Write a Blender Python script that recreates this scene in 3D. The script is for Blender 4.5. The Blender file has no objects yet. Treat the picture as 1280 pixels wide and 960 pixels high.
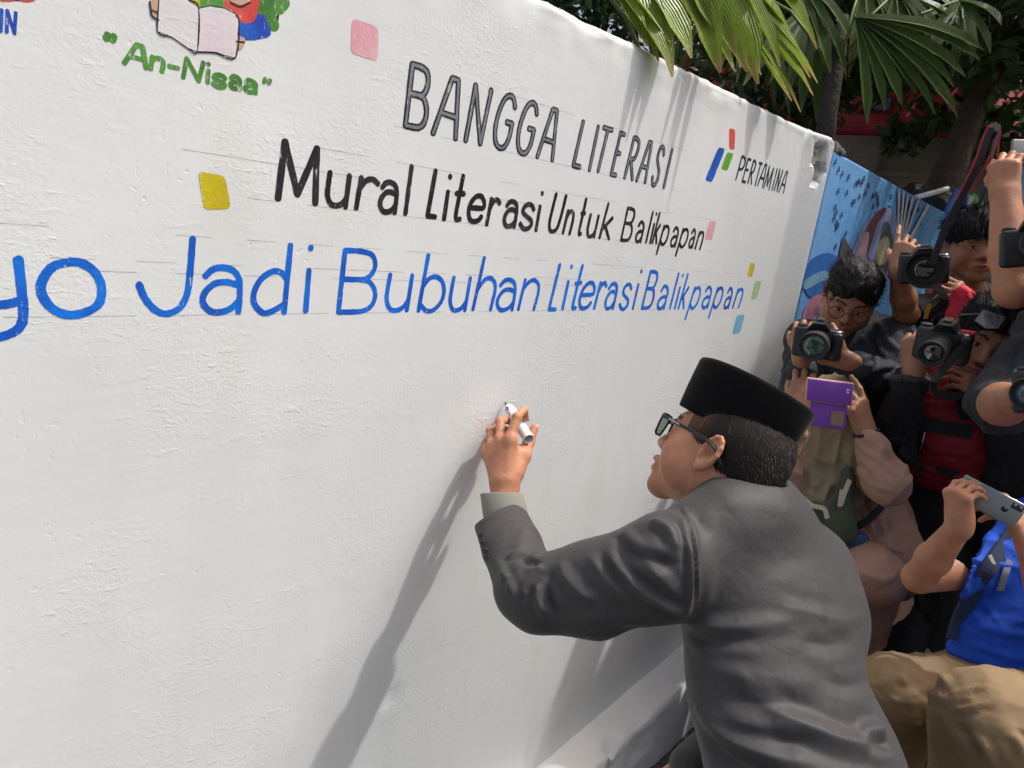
import bpy, bmesh, math, random
import numpy as np
from mathutils import Vector, Matrix
from mathutils.bvhtree import BVHTree
rnd = random.Random(11)
rs = np.random.RandomState(5)
SC = bpy.context.scene
C = SC.collection
EYE = np.array([0.0, 0.0, 1.78])
FPX = 870.0

# ------------------------------------------------------------------ camera
def _n(v):
    v = np.asarray(v, float); return v / np.linalg.norm(v)
_X = _n([812, -101, FPX]); _d = np.array([-490.0, 3557.0, FPX]); _d = _n(_d - _X * _d.dot(_X))
_Z = -_d; _Y = np.cross(_Z, _X)
R = np.array([_X, _Y, _Z])                      # camera axes (right, down, forward) -> world
cam = bpy.data.cameras.new('camera'); camo = bpy.data.objects.new('camera', cam); C.objects.link(camo)
cam.sensor_width = 36; cam.lens = FPX / 1280 * 36; cam.clip_start = .02; cam.clip_end = 500
m = Matrix.Identity(4)
for i in range(3):
    m[i][0] = R[i][0]; m[i][1] = -R[i][1]; m[i][2] = -R[i][2]; m[i][3] = EYE[i]
camo.matrix_world = m
SC.camera = camo
# ------------------------------------------------------------------ light
SC.view_settings.view_transform = 'Standard'; SC.view_settings.look = 'None'
SC.view_settings.exposure = 0.35; SC.view_settings.gamma = 1
SUN_TO = _n([1.25, -1.0, 3.1])
W = bpy.data.worlds.new('World'); SC.world = W; W.use_nodes = True
nt = W.node_tree; bg = nt.nodes['Background']; bg.inputs[1].default_value = .15
sky = nt.nodes.new('ShaderNodeTexSky'); sky.sky_type = 'NISHITA'; sky.sun_disc = False
sky.sun_elevation = math.asin(SUN_TO[2]); sky.sun_rotation = math.atan2(SUN_TO[0], SUN_TO[1])
sky.dust_density = 9.0; sky.air_density = 1.0; sky.ozone_density = 1.0
nt.links.new(sky.outputs[0], bg.inputs[0])
sl = bpy.data.lights.new('sun', 'SUN'); sl.energy = 2.05; sl.angle = math.radians(1.5); sl.color = (1, .985, .965)
so = bpy.data.objects.new('sun', sl); C.objects.link(so); so.location = (4, -4, 8)
so.rotation_euler = Vector(SUN_TO).to_track_quat('Z', 'Y').to_euler()

# ------------------------------------------------------------------ helpers
def at(px, py, d):
    """point seen at photograph pixel px,py at depth d along the optical axis"""
    return EYE + R @ (np.array([px - 640.0, py - 480.0, FPX]) * (d / FPX))
def on_plane(px, py, Y=1.0):
    r = R @ np.array([px - 640.0, py - 480.0, FPX]); return EYE + r * ((Y) / r[1])
def cdir(x, y, z):
    return _n(R @ np.array([x, y, z], float))
def wall_x(px, z, Y=1.0):
    u = (px - 640) / FPX; zz = z - EYE[2]
    return -((R[1][0] - u * R[1][2]) * Y + (R[2][0] - u * R[2][2]) * zz) / (R[0][0] - u * R[0][2])

def tag(o, label=None, cat=None, group=None, kind=None):
    if label: o['label'] = label
    if cat: o['category'] = cat
    if group: o['group'] = group
    if kind: o['kind'] = kind
    return o
def wl(o):
    p = np.zeros(3)
    while o is not None:
        p = p + np.array(o.location); o = o.parent
    return p
def thing(name, loc, label, cat, group=None, kind=None):
    o = bpy.data.objects.new(name, None); C.objects.link(o); o.location = [float(a) for a in loc]
    o.empty_display_size = .1
    return tag(o, label, cat, group, kind)
def mesh(name, V, F, mat=None, parent=None, smooth=True, col=None, loc=None, label=None, kind=None):
    V = np.asarray(V, float).reshape(-1, 3)
    base = wl(parent) if parent is not None else (np.asarray(loc, float) if loc is not None else np.zeros(3))
    me = bpy.data.meshes.new(name)
    L = V - base
    if isinstance(F, np.ndarray) and F.ndim == 2:
        nf, k = F.shape
        me.vertices.add(len(L)); me.vertices.foreach_set('co', L.astype(np.float32).ravel())
        me.loops.add(nf * k); me.loops.foreach_set('vertex_index', F.astype(np.int32).ravel())
        me.polygons.add(nf); me.polygons.foreach_set('loop_start', np.arange(0, nf * k, k, dtype=np.int32))
        me.polygons.foreach_set('loop_total', np.full(nf, k, dtype=np.int32))
        me.update(calc_edges=True)
    else:
        me.from_pydata([tuple(v) for v in L], [], [tuple(int(i) for i in f) for f in F]); me.update()
    if smooth: me.polygons.foreach_set('use_smooth', [True] * len(me.polygons))
    if col is not None:
        a = me.color_attributes.new('Col', 'FLOAT_COLOR', 'POINT')
        c4 = np.ones((len(L), 4), np.float32); c4[:, :3] = col; a.data.foreach_set('color', c4.ravel())
    if mat: me.materials.append(mat)
    o = bpy.data.objects.new(name, me); C.objects.link(o)
    if parent is not None: o.parent = parent
    else: o.location = base
    return tag(o, label, kind=kind)

class MB:
    def __init__(s): s.v = []; s.f = []
    def add(s, V, F):
        b = len(s.v); s.v += [tuple(map(float, p)) for p in V]; s.f += [tuple(i + b for i in f) for f in F]; return s
    def box(s, c, half, ax=None, bev=0.0):
        """box, optionally chamfered; ax = 3 axis rows"""
        ax = np.eye(3) if ax is None else np.asarray(ax, float); c = np.asarray(c, float); h = np.asarray(half, float)
        if bev <= 0:
            V = [c + ax.T @ (h * np.array([x, y, z])) for x in (-1, 1) for y in (-1, 1) for z in (-1, 1)]
            F = [(0, 1, 3, 2), (4, 6, 7, 5), (0, 4, 5, 1), (2, 3, 7, 6), (0, 2, 6, 4), (1, 5, 7, 3)]
            return s.add(V, F)
        bm = bmesh.new(); bmesh.ops.create_cube(bm, size=2)
        for v in bm.verts: v.co = Vector((v.co.x * h[0], v.co.y * h[1], v.co.z * h[2]))
        bmesh.ops.bevel(bm, geom=list(bm.edges), offset=bev, segments=3, affect='EDGES', profile=.5)
        V = [c + ax.T @ np.array(v.co) for v in bm.verts]
        bm.verts.index_update(); F = [[v.index for v in f.verts] for f in bm.faces]; bm.free()
        return s.add(V, F)
    def tube(s, P, r, n=10, cap=True, flat=None):
        P = [np.asarray(p, float) for p in P]; rr = r if hasattr(r, '__len__') else [r] * len(P)
        V = []; F = []; up = None
        for i, p in enumerate(P):
            t = _n(P[min(i + 1, len(P) - 1)] - P[max(i - 1, 0)] + 1e-9)
            if up is None:
                up = np.array([0, 0, 1.]) if abs(t[2]) < .9 else np.array([1., 0, 0])
                if flat is not None: up = np.asarray(flat[0], float)
            a = np.cross(t, up); a = _n(a) if np.linalg.norm(a) > 1e-6 else np.array([1., 0, 0]); b = np.cross(a, t)
            up = b
            s2 = 1 if flat is None else flat[1]
            for k in range(n):
                an = 2 * math.pi * k / n; V.append(p + rr[i] * (math.cos(an) * a + math.sin(an) * b * s2))
        for i in range(len(P) - 1):
            for k in range(n):
                F.append((i * n + k, i * n + (k + 1) % n, (i + 1) * n + (k + 1) % n, (i + 1) * n + k))
        if cap: F.append(tuple(range(n))[::-1]); F.append(tuple((len(P) - 1) * n + k for k in range(n)))
        return s.add(V, F)
    def lathe(s, o, ax, prof, n=28, sx=None, s2=1.0, capa=True, capb=True):
        """prof: (dist along axis, radius); sx: reference side axis, s2: scale on the other"""
        ax = _n(ax); a = np.cross(ax, [0, 0, 1.]) if sx is None else np.asarray(sx, float)
        if np.linalg.norm(a) < 1e-3: a = np.array([1., 0, 0])
        a = _n(a); b = np.cross(ax, a); o = np.asarray(o, float); V = []; F = []
        for (d, r) in prof:
            for k in range(n):
                an = 2 * math.pi * k / n; V.append(o + ax * d + r * (math.cos(an) * a + math.sin(an) * b * s2))
        for i in range(len(prof) - 1):
            for k in range(n):
                F.append((i * n + k, i * n + (k + 1) % n, (i + 1) * n + (k + 1) % n, (i + 1) * n + k))
        if capa: F.append(tuple(range(n))[::-1])
        if capb: F.append(tuple((len(prof) - 1) * n + k for k in range(n)))
        return s.add(V, F)
    def build(s, name, mat, parent=None, smooth=True, **k):
        return mesh(name, s.v, s.f, mat, parent, smooth, **k)
def autosmooth(o, ang=35):
    bm = bmesh.new(); bm.from_mesh(o.data)
    for e in bm.edges:
        if len(e.link_faces) == 2 and e.calc_face_angle(0) > math.radians(ang): e.smooth = False
    bm.to_mesh(o.data); bm.free(); return o

# numpy value noise
def _hash(ix, iy, iz, seed):
    n = (ix * 374761393 + iy * 668265263 + iz * 2147483647 + seed * 974711) & 0xffffffff
    n = ((n ^ (n >> 13)) * 1274126177) & 0xffffffff
    return ((n ^ (n >> 16)) & 0xffff) / 32767.5 - 1
def vnoise(P, scale, seed=0):
    P = np.asarray(P, float) * scale
    i = np.floor(P).astype(np.int64); f = P - i; f = f * f * (3 - 2 * f); r = 0
    for a in (0, 1):
        for b in (0, 1):
            for c in (0, 1):
                w = (f[:, 0] if a else 1 - f[:, 0]) * (f[:, 1] if b else 1 - f[:, 1]) * (f[:, 2] if c else 1 - f[:, 2])
                r = r + w * _hash(i[:, 0] + a, i[:, 1] + b, i[:, 2] + c, seed)
    return r
def fbm(P, scale, oct=3, seed=0):
    return sum(vnoise(P, scale * 2 ** k, seed + k) / 2 ** k for k in range(oct))

# ------------------------------------------------------------------ materials
MATS = {}
def mat(name, col, rough=.6, metal=0, noise=0, nscale=30, bump=0, bscale=200, sheen=0, spec=.5, sss=0, attr=False,
        weave=0, col2=None, coat=0, bump2=0, b2scale=20, transm=0, alpha=None):
    if name in MATS: return MATS[name]
    M = bpy.data.materials.new(name); M.use_nodes = True; N = M.node_tree; L = N.links
    b = N.nodes['Principled BSDF']; b.inputs['Roughness'].default_value = rough; b.inputs['Metallic'].default_value = metal
    b.inputs['Specular IOR Level'].default_value = spec
    if sheen: b.inputs['Sheen Weight'].default_value = sheen; b.inputs['Sheen Roughness'].default_value = .4
    if coat: b.inputs['Coat Weight'].default_value = coat
    if transm: b.inputs['Transmission Weight'].default_value = transm
    if sss:
        b.inputs['Subsurface Weight'].default_value = sss; b.inputs['Subsurface Radius'].default_value = (1, .35, .2)
        b.inputs['Subsurface Scale'].default_value = .006
    tc = N.nodes.new('ShaderNodeTexCoord'); src = None
    base = N.nodes.new('ShaderNodeRGB'); base.outputs[0].default_value = (*col, 1); src = base.outputs[0]
    if attr:
        at_ = N.nodes.new('ShaderNodeAttribute'); at_.attribute_name = 'Col'
        mx = N.nodes.new('ShaderNodeMix'); mx.data_type = 'RGBA'; mx.blend_type = 'MULTIPLY'; mx.inputs[0].default_value = 1
        L.new(src, mx.inputs[6]); L.new(at_.outputs['Color'], mx.inputs[7]); src = mx.outputs[2]
    if noise:
        nz = N.nodes.new('ShaderNodeTexNoise'); nz.inputs['Scale'].default_value = nscale; nz.inputs['Detail'].default_value = 5
        L.new(tc.outputs['Object'], nz.inputs['Vector'])
        mp = N.nodes.new('ShaderNodeMapRange'); mp.inputs[1].default_value = .3; mp.inputs[2].default_value = .7
        L.new(nz.outputs[0], mp.inputs[0])
        mx = N.nodes.new('ShaderNodeMix'); mx.data_type = 'RGBA'
        if col2 is not None:
            mx.inputs[7].default_value = (*col2, 1); L.new(src, mx.inputs[6]); mp.inputs[3].default_value = 0; mp.inputs[4].default_value = noise
        else:
            mx.blend_type = 'MULTIPLY'; L.new(src, mx.inputs[6]); mx.inputs[7].default_value = (.35, .33, .32, 1)
            mp.inputs[3].default_value = 0; mp.inputs[4].default_value = noise
        L.new(mp.outputs[0], mx.inputs[0]); src = mx.outputs[2]
    L.new(src, b.inputs['Base Color'])
    nrm = None
    def addbump(tex, dist, strength=1.0):
        nonlocal nrm
        bp = N.nodes.new('ShaderNodeBump'); bp.inputs['Distance'].default_value = dist; bp.inputs['Strength'].default_value = strength
        L.new(tex, bp.inputs['Height'])
        if nrm: L.new(nrm, bp.inputs['Normal'])
        nrm = bp.outputs[0]
    if bump:
        n2 = N.nodes.new('ShaderNodeTexNoise'); n2.inputs['Scale'].default_value = bscale; n2.inputs['Detail'].default_value = 4
        L.new(tc.outputs['Object'], n2.inputs['Vector']); addbump(n2.outputs[0], bump)
    if bump2:
        n2 = N.nodes.new('ShaderNodeTexNoise'); n2.inputs['Scale'].default_value = b2scale; n2.inputs['Detail'].default_value = 2
        n2.inputs['Distortion'].default_value = .6
        L.new(tc.outputs['Object'], n2.inputs['Vector']); addbump(n2.outputs[0], bump2)
    if weave:
        mpg = N.nodes.new('ShaderNodeMapping'); L.new(tc.outputs['Object'], mpg.inputs[0]); mpg.inputs['Rotation'].default_value = (.5, .4, .3)
        for axx in ('X', 'Z'):
            wv = N.nodes.new('ShaderNodeTexWave'); wv.inputs['Scale'].default_value = 190; wv.bands_direction = axx
            L.new(mpg.outputs[0], wv.inputs['Vector']); addbump(wv.outputs[0], weave)
    if nrm: L.new(nrm, b.inputs['Normal'])
    MATS[name] = M; return M

M_skin = mat('skin_tan', (.57, .265, .15), .5, noise=.34, nscale=30, bump=.0006, bscale=260, bump2=.0008, b2scale=70, sss=.25, attr=True, spec=.4)
M_skin2 = mat('skin_brown', (.40, .19, .11), .5, noise=.36, nscale=30, bump=.0006, bscale=260, bump2=.0008, b2scale=60, sss=.2, attr=True, spec=.4)
M_hair = mat('hair_black', (.010, .009, .009), .6, spec=.3)
M_hairg = mat('hair_black_with_grey', (.020, .018, .017), .7, attr=True, spec=.25)
M_velvet = mat('black_velvet', (.004, .004, .0045), .9, sheen=.08, spec=.1, bump=.0003, bscale=900)
M_suit = mat('grey_suit_wool', (.049, .048, .049), .62, sheen=.06, spec=.36, noise=.28, nscale=260, weave=.00004, bump=.00018, bscale=500, bump2=.0015, b2scale=38)
M_suitp = mat('grey_suit_trousers', (.055, .055, .06), .7, weave=.0002, bump2=.002, b2scale=14)
M_shirtg = mat('greygreen_shirt', (.22, .225, .19), .8, weave=.0002)
M_black = mat('black_cloth', (.013, .013, .015), .85, bump2=.006, b2scale=18, noise=.4, nscale=14)
M_navy = mat('charcoal_blue_cloth', (.026, .030, .040), .8, bump2=.006, b2scale=20, noise=.3, nscale=14)
M_red = mat('dark_red_fabric', (.30, .010, .018), .7, bump2=.008, b2scale=18, noise=.4, nscale=16)
M_redb = mat('bright_red_fabric', (.60, .02, .05), .7, bump2=.004, b2scale=30)
M_pink = mat('dusty_pink_fabric', (.40, .235, .165), .8, bump2=.006, b2scale=14, noise=.25, nscale=12)
M_blue = mat('royal_blue_knit', (.008, .085, .60), .75, bump2=.005, b2scale=15)
M_khaki = mat('khaki_cotton', (.26, .175, .09), .85, bump2=.006, b2scale=13, noise=.15, nscale=10)
M_plast = mat('black_plastic', (.012, .012, .013), .4, bump=.0003, bscale=900)
M_rub = mat('black_rubber', (.02, .02, .022), .65, bump=.0004, bscale=700)
M_metal = mat('steel', (.6, .6, .6), .3, 1)
M_glassg = mat('coated_lens_glass_green', (.02, .06, .045), .05, spec=.9, coat=1)
M_glassb = mat('coated_lens_glass_blue', (.10, .17, .20), .08, spec=.9, coat=1)
M_glassd = mat('dark_lens_glass', (.01, .012, .016), .05, spec=.9, coat=1)
M_white = mat('white_plastic', (.80, .80, .78), .35)
M_shoe = mat('black_shoe', (.012, .012, .012), .35)

# ------------------------------------------------------------------ signed distance modelling
class Field:
    def __init__(s, lo, hi, h):
        lo = np.asarray(lo, float); hi = np.asarray(hi, float); s.h = h; s.lo = lo
        n = np.ceil((hi - lo) / h).astype(int) + 1; s.n = n
        s.ax = [(lo[i] + np.arange(n[i]) * h).astype(np.float32) for i in range(3)]
        s.F = np.full(tuple(n), .3, np.float32)
    def _do(s, fn, lo, hi, k, sub):
        pad = k + 3 * s.h
        i0 = np.maximum(np.floor((lo - pad - s.lo) / s.h).astype(int), 0); i1 = np.minimum(np.ceil((hi + pad - s.lo) / s.h).astype(int) + 1, s.n)
        if np.any(i1 <= i0): return s
        sl_ = tuple(slice(a, b) for a, b in zip(i0, i1))
        x = s.ax[0][sl_[0]][:, None, None]; y = s.ax[1][sl_[1]][None, :, None]; z = s.ax[2][sl_[2]][None, None, :]
        d = fn(x, y, z).astype(np.float32); A = s.F[sl_]
        if sub: A = -A
        if k > 0:
            h = np.clip(.5 + .5 * (A - d) / k, 0, 1); r = A + (d - A) * h - k * h * (1 - h)
        else: r = np.minimum(A, d)
        s.F[sl_] = -r if sub else r
        return s
    def cone(s, a, b, ra, rb=None, k=.01, sub=False, flat=None):
        a = np.asarray(a, float); b = np.asarray(b, float); rb = ra if rb is None else rb
        ab = b - a; L2 = max(ab.dot(ab), 1e-12); rm = max(ra, rb)
        if flat is not None: fn_, fs = _n(flat[0]), flat[1]
        def fn(x, y, z):
            px, py, pz = x - a[0], y - a[1], z - a[2]
            if flat is not None:
                q = (px * fn_[0] + py * fn_[1] + pz * fn_[2]) * (1 / fs - 1); abn = ab.dot(fn_)
                px = px + q * fn_[0]; py = py + q * fn_[1]; pz = pz + q * fn_[2]
                bb = ab + fn_ * abn * (1 / fs - 1)
            else: bb = ab
            t = np.clip((px * bb[0] + py * bb[1] + pz * bb[2]) / max(bb.dot(bb), 1e-12), 0, 1)
            d = np.sqrt((px - t * bb[0]) ** 2 + (py - t * bb[1]) ** 2 + (pz - t * bb[2]) ** 2) - (ra + (rb - ra) * t)
            return d * (fs ** .5 if flat is not None else 1)
        return s._do(fn, np.minimum(a, b) - rm, np.maximum(a, b) + rm, k, sub)
    def chain(s, P, rr, k=.01, sub=False, flat=None):
        if not hasattr(rr, '__len__'): rr = [rr] * len(P)
        for i in range(len(P) - 1): s.cone(P[i], P[i + 1], rr[i], rr[i + 1], k, sub, flat)
        return s
    def ell(s, c, r, k=.01, sub=False, ax=None):
        c = np.asarray(c, float); r = np.asarray(r if hasattr(r, '__len__') else [r] * 3, float); A = np.eye(3) if ax is None else np.asarray(ax, float)
        def fn(x, y, z):
            px, py, pz = x - c[0], y - c[1], z - c[2]
            q = [px * A[i][0] + py * A[i][1] + pz * A[i][2] for i in range(3)]
            k0 = np.sqrt(sum((q[i] / r[i]) ** 2 for i in range(3))); k1 = np.sqrt(sum((q[i] / r[i] ** 2) ** 2 for i in range(3)))
            return k0 * (k0 - 1) / np.maximum(k1, 1e-6)
        m_ = max(r); return s._do(fn, c - m_, c + m_, k, sub)
    def box(s, c, half, rad=.01, k=.01, sub=False, ax=None):
        c = np.asarray(c, float); hf = np.asarray(half, float) - rad; A = np.eye(3) if ax is None else np.asarray(ax, float)
        def fn(x, y, z):
            px, py, pz = x - c[0], y - c[1], z - c[2]
            q = [np.abs(px * A[i][0] + py * A[i][1] + pz * A[i][2]) - hf[i] for i in range(3)]
            o_ = np.sqrt(sum(np.maximum(v, 0) ** 2 for v in q)); return o_ + np.minimum(np.maximum(q[0], np.maximum(q[1], q[2])), 0) - rad
        m_ = np.linalg.norm(half); return s._do(fn, c - m_, c + m_, k, sub)
    def plane_cut(s, p, n, k=.004):
        """remove everything on the side n points to"""
        n = _n(n); p = np.asarray(p, float)
        x = s.ax[0][:, None, None]; y = s.ax[1][None, :, None]; z = s.ax[2][None, None, :]
        d = ((x - p[0]) * n[0] + (y - p[1]) * n[1] + (z - p[2]) * n[2]).astype(np.float32)
        s.F = np.maximum(s.F, d); return s
    def mesh(s):
        F = s.F; F[0] = F[-1] = .3; F[:, 0] = F[:, -1] = .3; F[:, :, 0] = F[:, :, -1] = .3
        S = F < 0
        cnt = np.zeros(tuple(s.n - 1), np.int8)
        for a in (0, 1):
            for b in (0, 1):
                for c in (0, 1):
                    cnt += S[a:S.shape[0] - 1 + a, b:S.shape[1] - 1 + b, c:S.shape[2] - 1 + c]
        I = np.argwhere((cnt > 0) & (cnt < 8))
        pos = np.zeros((len(I), 3)); num = np.zeros(len(I))
        cs = [(a, b, c) for a in (0, 1) for b in (0, 1) for c in (0, 1)]
        val = {q: F[I[:, 0] + q[0], I[:, 1] + q[1], I[:, 2] + q[2]].astype(float) for q in cs}
        for q in cs:
            for ax in range(3):
                if q[ax] == 0:
                    q2 = list(q); q2[ax] = 1; q2 = tuple(q2); a = val[q]; b = val[q2]; mk = (a < 0) != (b < 0)
                    t = np.where(mk, a / np.where(mk, a - b, 1), 0)
                    p = np.tile(np.array(q, float), (len(I), 1)); p[:, ax] += t
                    pos += p * mk[:, None]; num += mk
        V = s.lo + (I + pos / num[:, None]) * s.h
        idx = np.full(tuple(s.n - 1), -1, np.int32); idx[I[:, 0], I[:, 1], I[:, 2]] = np.arange(len(I))
        Q = []
        for ax in range(3):
            o1, o2 = [(1, 2), (2, 0), (0, 1)][ax]
            sa = [slice(None)] * 3; sb = [slice(None)] * 3; sa[ax] = slice(0, -1); sb[ax] = slice(1, None)
            A = S[tuple(sa)]; B = S[tuple(sb)]; E_ = np.argwhere(A != B); fl = A[E_[:, 0], E_[:, 1], E_[:, 2]]
            ok = (E_[:, o1] > 0) & (E_[:, o2] > 0) & (E_[:, o1] < s.n[o1] - 1) & (E_[:, o2] < s.n[o2] - 1); E_ = E_[ok]; fl = fl[ok]
            def g(d1, d2):
                e = E_.copy(); e[:, o1] += d1; e[:, o2] += d2; return idx[e[:, 0], e[:, 1], e[:, 2]]
            q = np.stack([g(-1, -1), g(0, -1), g(0, 0), g(-1, 0)], 1)
            q[~fl] = q[~fl][:, ::-1]; Q.append(q)
        Q = np.concatenate(Q); Q = Q[(Q >= 0).all(1)]
        return V, Q
def normals(V, Q):
    n = np.cross(V[Q[:, 2]] - V[Q[:, 0]], V[Q[:, 3]] - V[Q[:, 1]]); N = np.zeros_like(V)
    for i in range(4): np.add.at(N, Q[:, i], n)
    return N / np.maximum(np.linalg.norm(N, axis=1), 1e-12)[:, None]
def relax(V, Q, it=2, lam=.5):
    for _ in range(it):
        S = np.zeros_like(V); c = np.zeros(len(V))
        for i in range(4):
            np.add.at(S, Q[:, i], V[Q[:, (i + 1) % 4]] + V[Q[:, (i + 3) % 4]]); np.add.at(c, Q[:, i], 2)
        V = V + lam * (S / c[:, None] - V)
    return V
def polydist(V, P):
    best = np.full(len(V), 9.); bt = np.zeros(len(V)); L = [0]
    for i in range(len(P) - 1): L.append(L[-1] + np.linalg.norm(P[i + 1] - P[i]))
    for i in range(len(P) - 1):
        a, b = P[i], P[i + 1]; ab = b - a; t = np.clip(((V - a) @ ab) / max(ab.dot(ab), 1e-12), 0, 1)
        d = np.linalg.norm(V - a - t[:, None] * ab, axis=1); mk = d < best
        best[mk] = d[mk]; bt[mk] = (L[i] + t[mk] * (L[i + 1] - L[i])) / L[-1]
    return best, bt
def merge(parts):
    V = []; F = []; CC = []; b = 0
    for v, q, c in parts:
        V.append(v); F.append(q + b); b += len(v); CC.append(np.ones((len(v), 3)) if c is None else c)
    return np.concatenate(V), np.concatenate(F), np.concatenate(CC)
def frame(f, u):
    f = _n(f); u = np.asarray(u, float); u = _n(u - f * u.dot(f)); r = np.cross(f, u); return np.array([r, f, u])   # rows: right, forward, up

# ================================================================== THE SETTING
def mat_ground():
    M = mat('asphalt', (.06, .057, .052), .95, noise=.6, nscale=60, col2=(.16, .15, .13), bump=.006, bscale=90, bump2=.02, b2scale=9); return M
g = 60; nx = 61
gx, gy = np.meshgrid(np.linspace(-30, 60, nx), np.linspace(-40, 50, nx), indexing='ij')
gv = np.stack([gx, gy, np.zeros_like(gx)], -1).reshape(-1, 3)
gi = np.arange(nx * nx).reshape(nx, nx); gq = np.stack([gi[:-1, :-1], gi[1:, :-1], gi[1:, 1:], gi[:-1, 1:]], -1).reshape(-1, 4)
mesh('ground', gv, gq, mat_ground(), kind='structure', loc=(0, 0, 0))
# loose gravel beside the ledge
mb = MB()
for _ in range(1500):
    x = rnd.uniform(1.2, 3.2); y = .86 - abs(rnd.gauss(0, .22)); r = rnd.uniform(.003, .011)
    c = np.array([x, y, r * .4]); V = [c + r * _n(rs.randn(3)) * rnd.uniform(.7, 1.1) for _ in range(1)]
    o8 = np.array([[1, 0, 0], [-1, 0, 0], [0, 1, 0], [0, -1, 0], [0, 0, .7], [0, 0, -.7]]) * r * (1 + .3 * rs.randn(6, 1)) + c
    mb.add(o8, [(0, 2, 4), (2, 1, 4), (1, 3, 4), (3, 0, 4), (2, 0, 5), (1, 2, 5), (3, 1, 5), (0, 3, 5)])
mb.build('gravel', mat('gravel', (.17, .16, .14), .9, noise=.5, nscale=300), smooth=False, kind='stuff')

# ---- white plastered wall
def mat_plaster(name, col, strength=1.0, paint=None, rough=.62):
    """painted plaster; paint = (second colour, dry-brush gaps) for lettering laid over the same relief"""
    M = bpy.data.materials.new(name); M.use_nodes = True; N = M.node_tree; L = N.links; b = N.nodes['Principled BSDF']
    b.inputs['Roughness'].default_value = rough; b.inputs['Specular IOR Level'].default_value = .3
    tc = N.nodes.new('ShaderNodeTexCoord')
    def mapped(scale, rot=0):
        mp = N.nodes.new('ShaderNodeMapping'); L.new(tc.outputs['Object'], mp.inputs[0]); mp.inputs['Scale'].default_value = scale; mp.inputs['Rotation'].default_value = (0, rot, 0); return mp.outputs[0]
    def noise(sc, det=4, dist=0, src=None, rough_=.5):
        n = N.nodes.new('ShaderNodeTexNoise'); n.inputs['Scale'].default_value = sc; n.inputs['Detail'].default_value = det; n.inputs['Distortion'].default_value = dist; n.inputs['Roughness'].default_value = rough_
        L.new(src or tc.outputs['Object'], n.inputs['Vector']); return n.outputs[0]
    def mr(x, a, b_, c=0, d=1):
        m_ = N.nodes.new('ShaderNodeMapRange'); L.new(x, m_.inputs[0])
        for i, v in zip((1, 2, 3, 4), (a, b_, c, d)): m_.inputs[i].default_value = v
        return m_.outputs[0]
    def math_(op, a, b_):
        m_ = N.nodes.new('ShaderNodeMath'); m_.operation = op
        for i, v in enumerate((a, b_)):
            if isinstance(v, (int, float)): m_.inputs[i].default_value = v
            else: L.new(v, m_.inputs[i])
        return m_.outputs[0]
    def add(*a):
        r = a[0]
        for q in a[1:]: r = math_('ADD', r, q)
        return r
    at_ = N.nodes.new('ShaderNodeAttribute'); at_.attribute_name = 'Col'
    mask = mr(noise(4.2, 4, .3), .46, .66, .12, 1); mask2 = mr(noise(7, 3, .2), .50, .68)
    grain = noise(150, 4, 0, None, .65)                                # sandy grain, strong only in patches
    scrape = mr(noise(30, 4, .2, mapped((1, 1, 2.6), .2), .6), .60, .68)   # short trowel marks
    scrape2 = mr(noise(48, 3, .3, mapped((1.6, 1, 1), -.3), .6), .62, .67)
    pits = mr(noise(70, 1), .70, .76); big = noise(2.2, 2); trow = noise(9, 6, .2, mapped((.6, 1, 3.0), .12), .6)
    h = add(math_('MULTIPLY', math_('MULTIPLY', grain, mask), 1.5), math_('MULTIPLY', math_('MULTIPLY', scrape, mask), .55), math_('MULTIPLY', math_('MULTIPLY', scrape2, mask2), -.3),
            math_('MULTIPLY', math_('MULTIPLY', pits, mask2), -.45), math_('MULTIPLY', big, 6.0), math_('MULTIPLY', trow, .8))
    bp = N.nodes.new('ShaderNodeBump'); bp.inputs['Distance'].default_value = .00064 * strength; bp.inputs['Strength'].default_value = 1; L.new(h, bp.inputs['Height']); L.new(bp.outputs[0], b.inputs['Normal'])
    def mixc(f, a, c, bl='MIX'):
        m_ = N.nodes.new('ShaderNodeMix'); m_.data_type = 'RGBA'; m_.blend_type = bl
        for k_, v in ((0, f), (6, a), (7, c)):
            if isinstance(v, tuple): m_.inputs[k_].default_value = (*v, 1) if len(v) == 3 else v
            elif isinstance(v, (int, float)): m_.inputs[k_].default_value = v
            else: L.new(v, m_.inputs[k_])
        return m_.outputs[2]
    if paint is None:
        c = mixc(mr(noise(1.6, 5, .5), .35, .72), col, (col[0] * .90, col[1] * .915, col[2] * .92)); c = mixc(mr(noise(5, 6, .8, mapped((1, 1, .35))), .56, .80, 0, .45), c, (col[0] * .86, col[1] * .85, col[2] * .80))
        c = mixc(mr(noise(3.5, 5, .3, mapped((3.2, 1, .5), .03)), .50, .75, 0, .5), c, (col[0] * .90, col[1] * .885, col[2] * .85)); c = mixc(1.0, c, at_.outputs['Color'], 'MULTIPLY')
    else:
        c2, gap = paint
        c = mixc(mr(noise(22, 4, .6, mapped((1, 1, .5))), .38, .62), col, c2)
        c = mixc(mr(noise(160, 5, .4, mapped((1, 1, .4)), .7), .62 - gap * .12, .70 - gap * .08, 0, .75), c, (.72, .72, .71))
    L.new(c, b.inputs['Base Color'])
    return M
M_plaster = mat_plaster('white_painted_plaster', (.785, .815, .815))
WT = 2.18
def wall_front(x, z):
    y = 1.0 + 0 * x
    y = np.where(x > 2.43, 1.0 - np.clip((x - 2.43) / .17, 0, 1) * .035, y)
    y = np.where(x > 2.60, .965 + ((x - 2.60) / .11) ** 1.3 * .07, y)
    return y
wall = thing('painted_wall', (0.8, 1.06, 0), 'long white plastered wall painted with blue and black lettering', 'wall')
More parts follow.
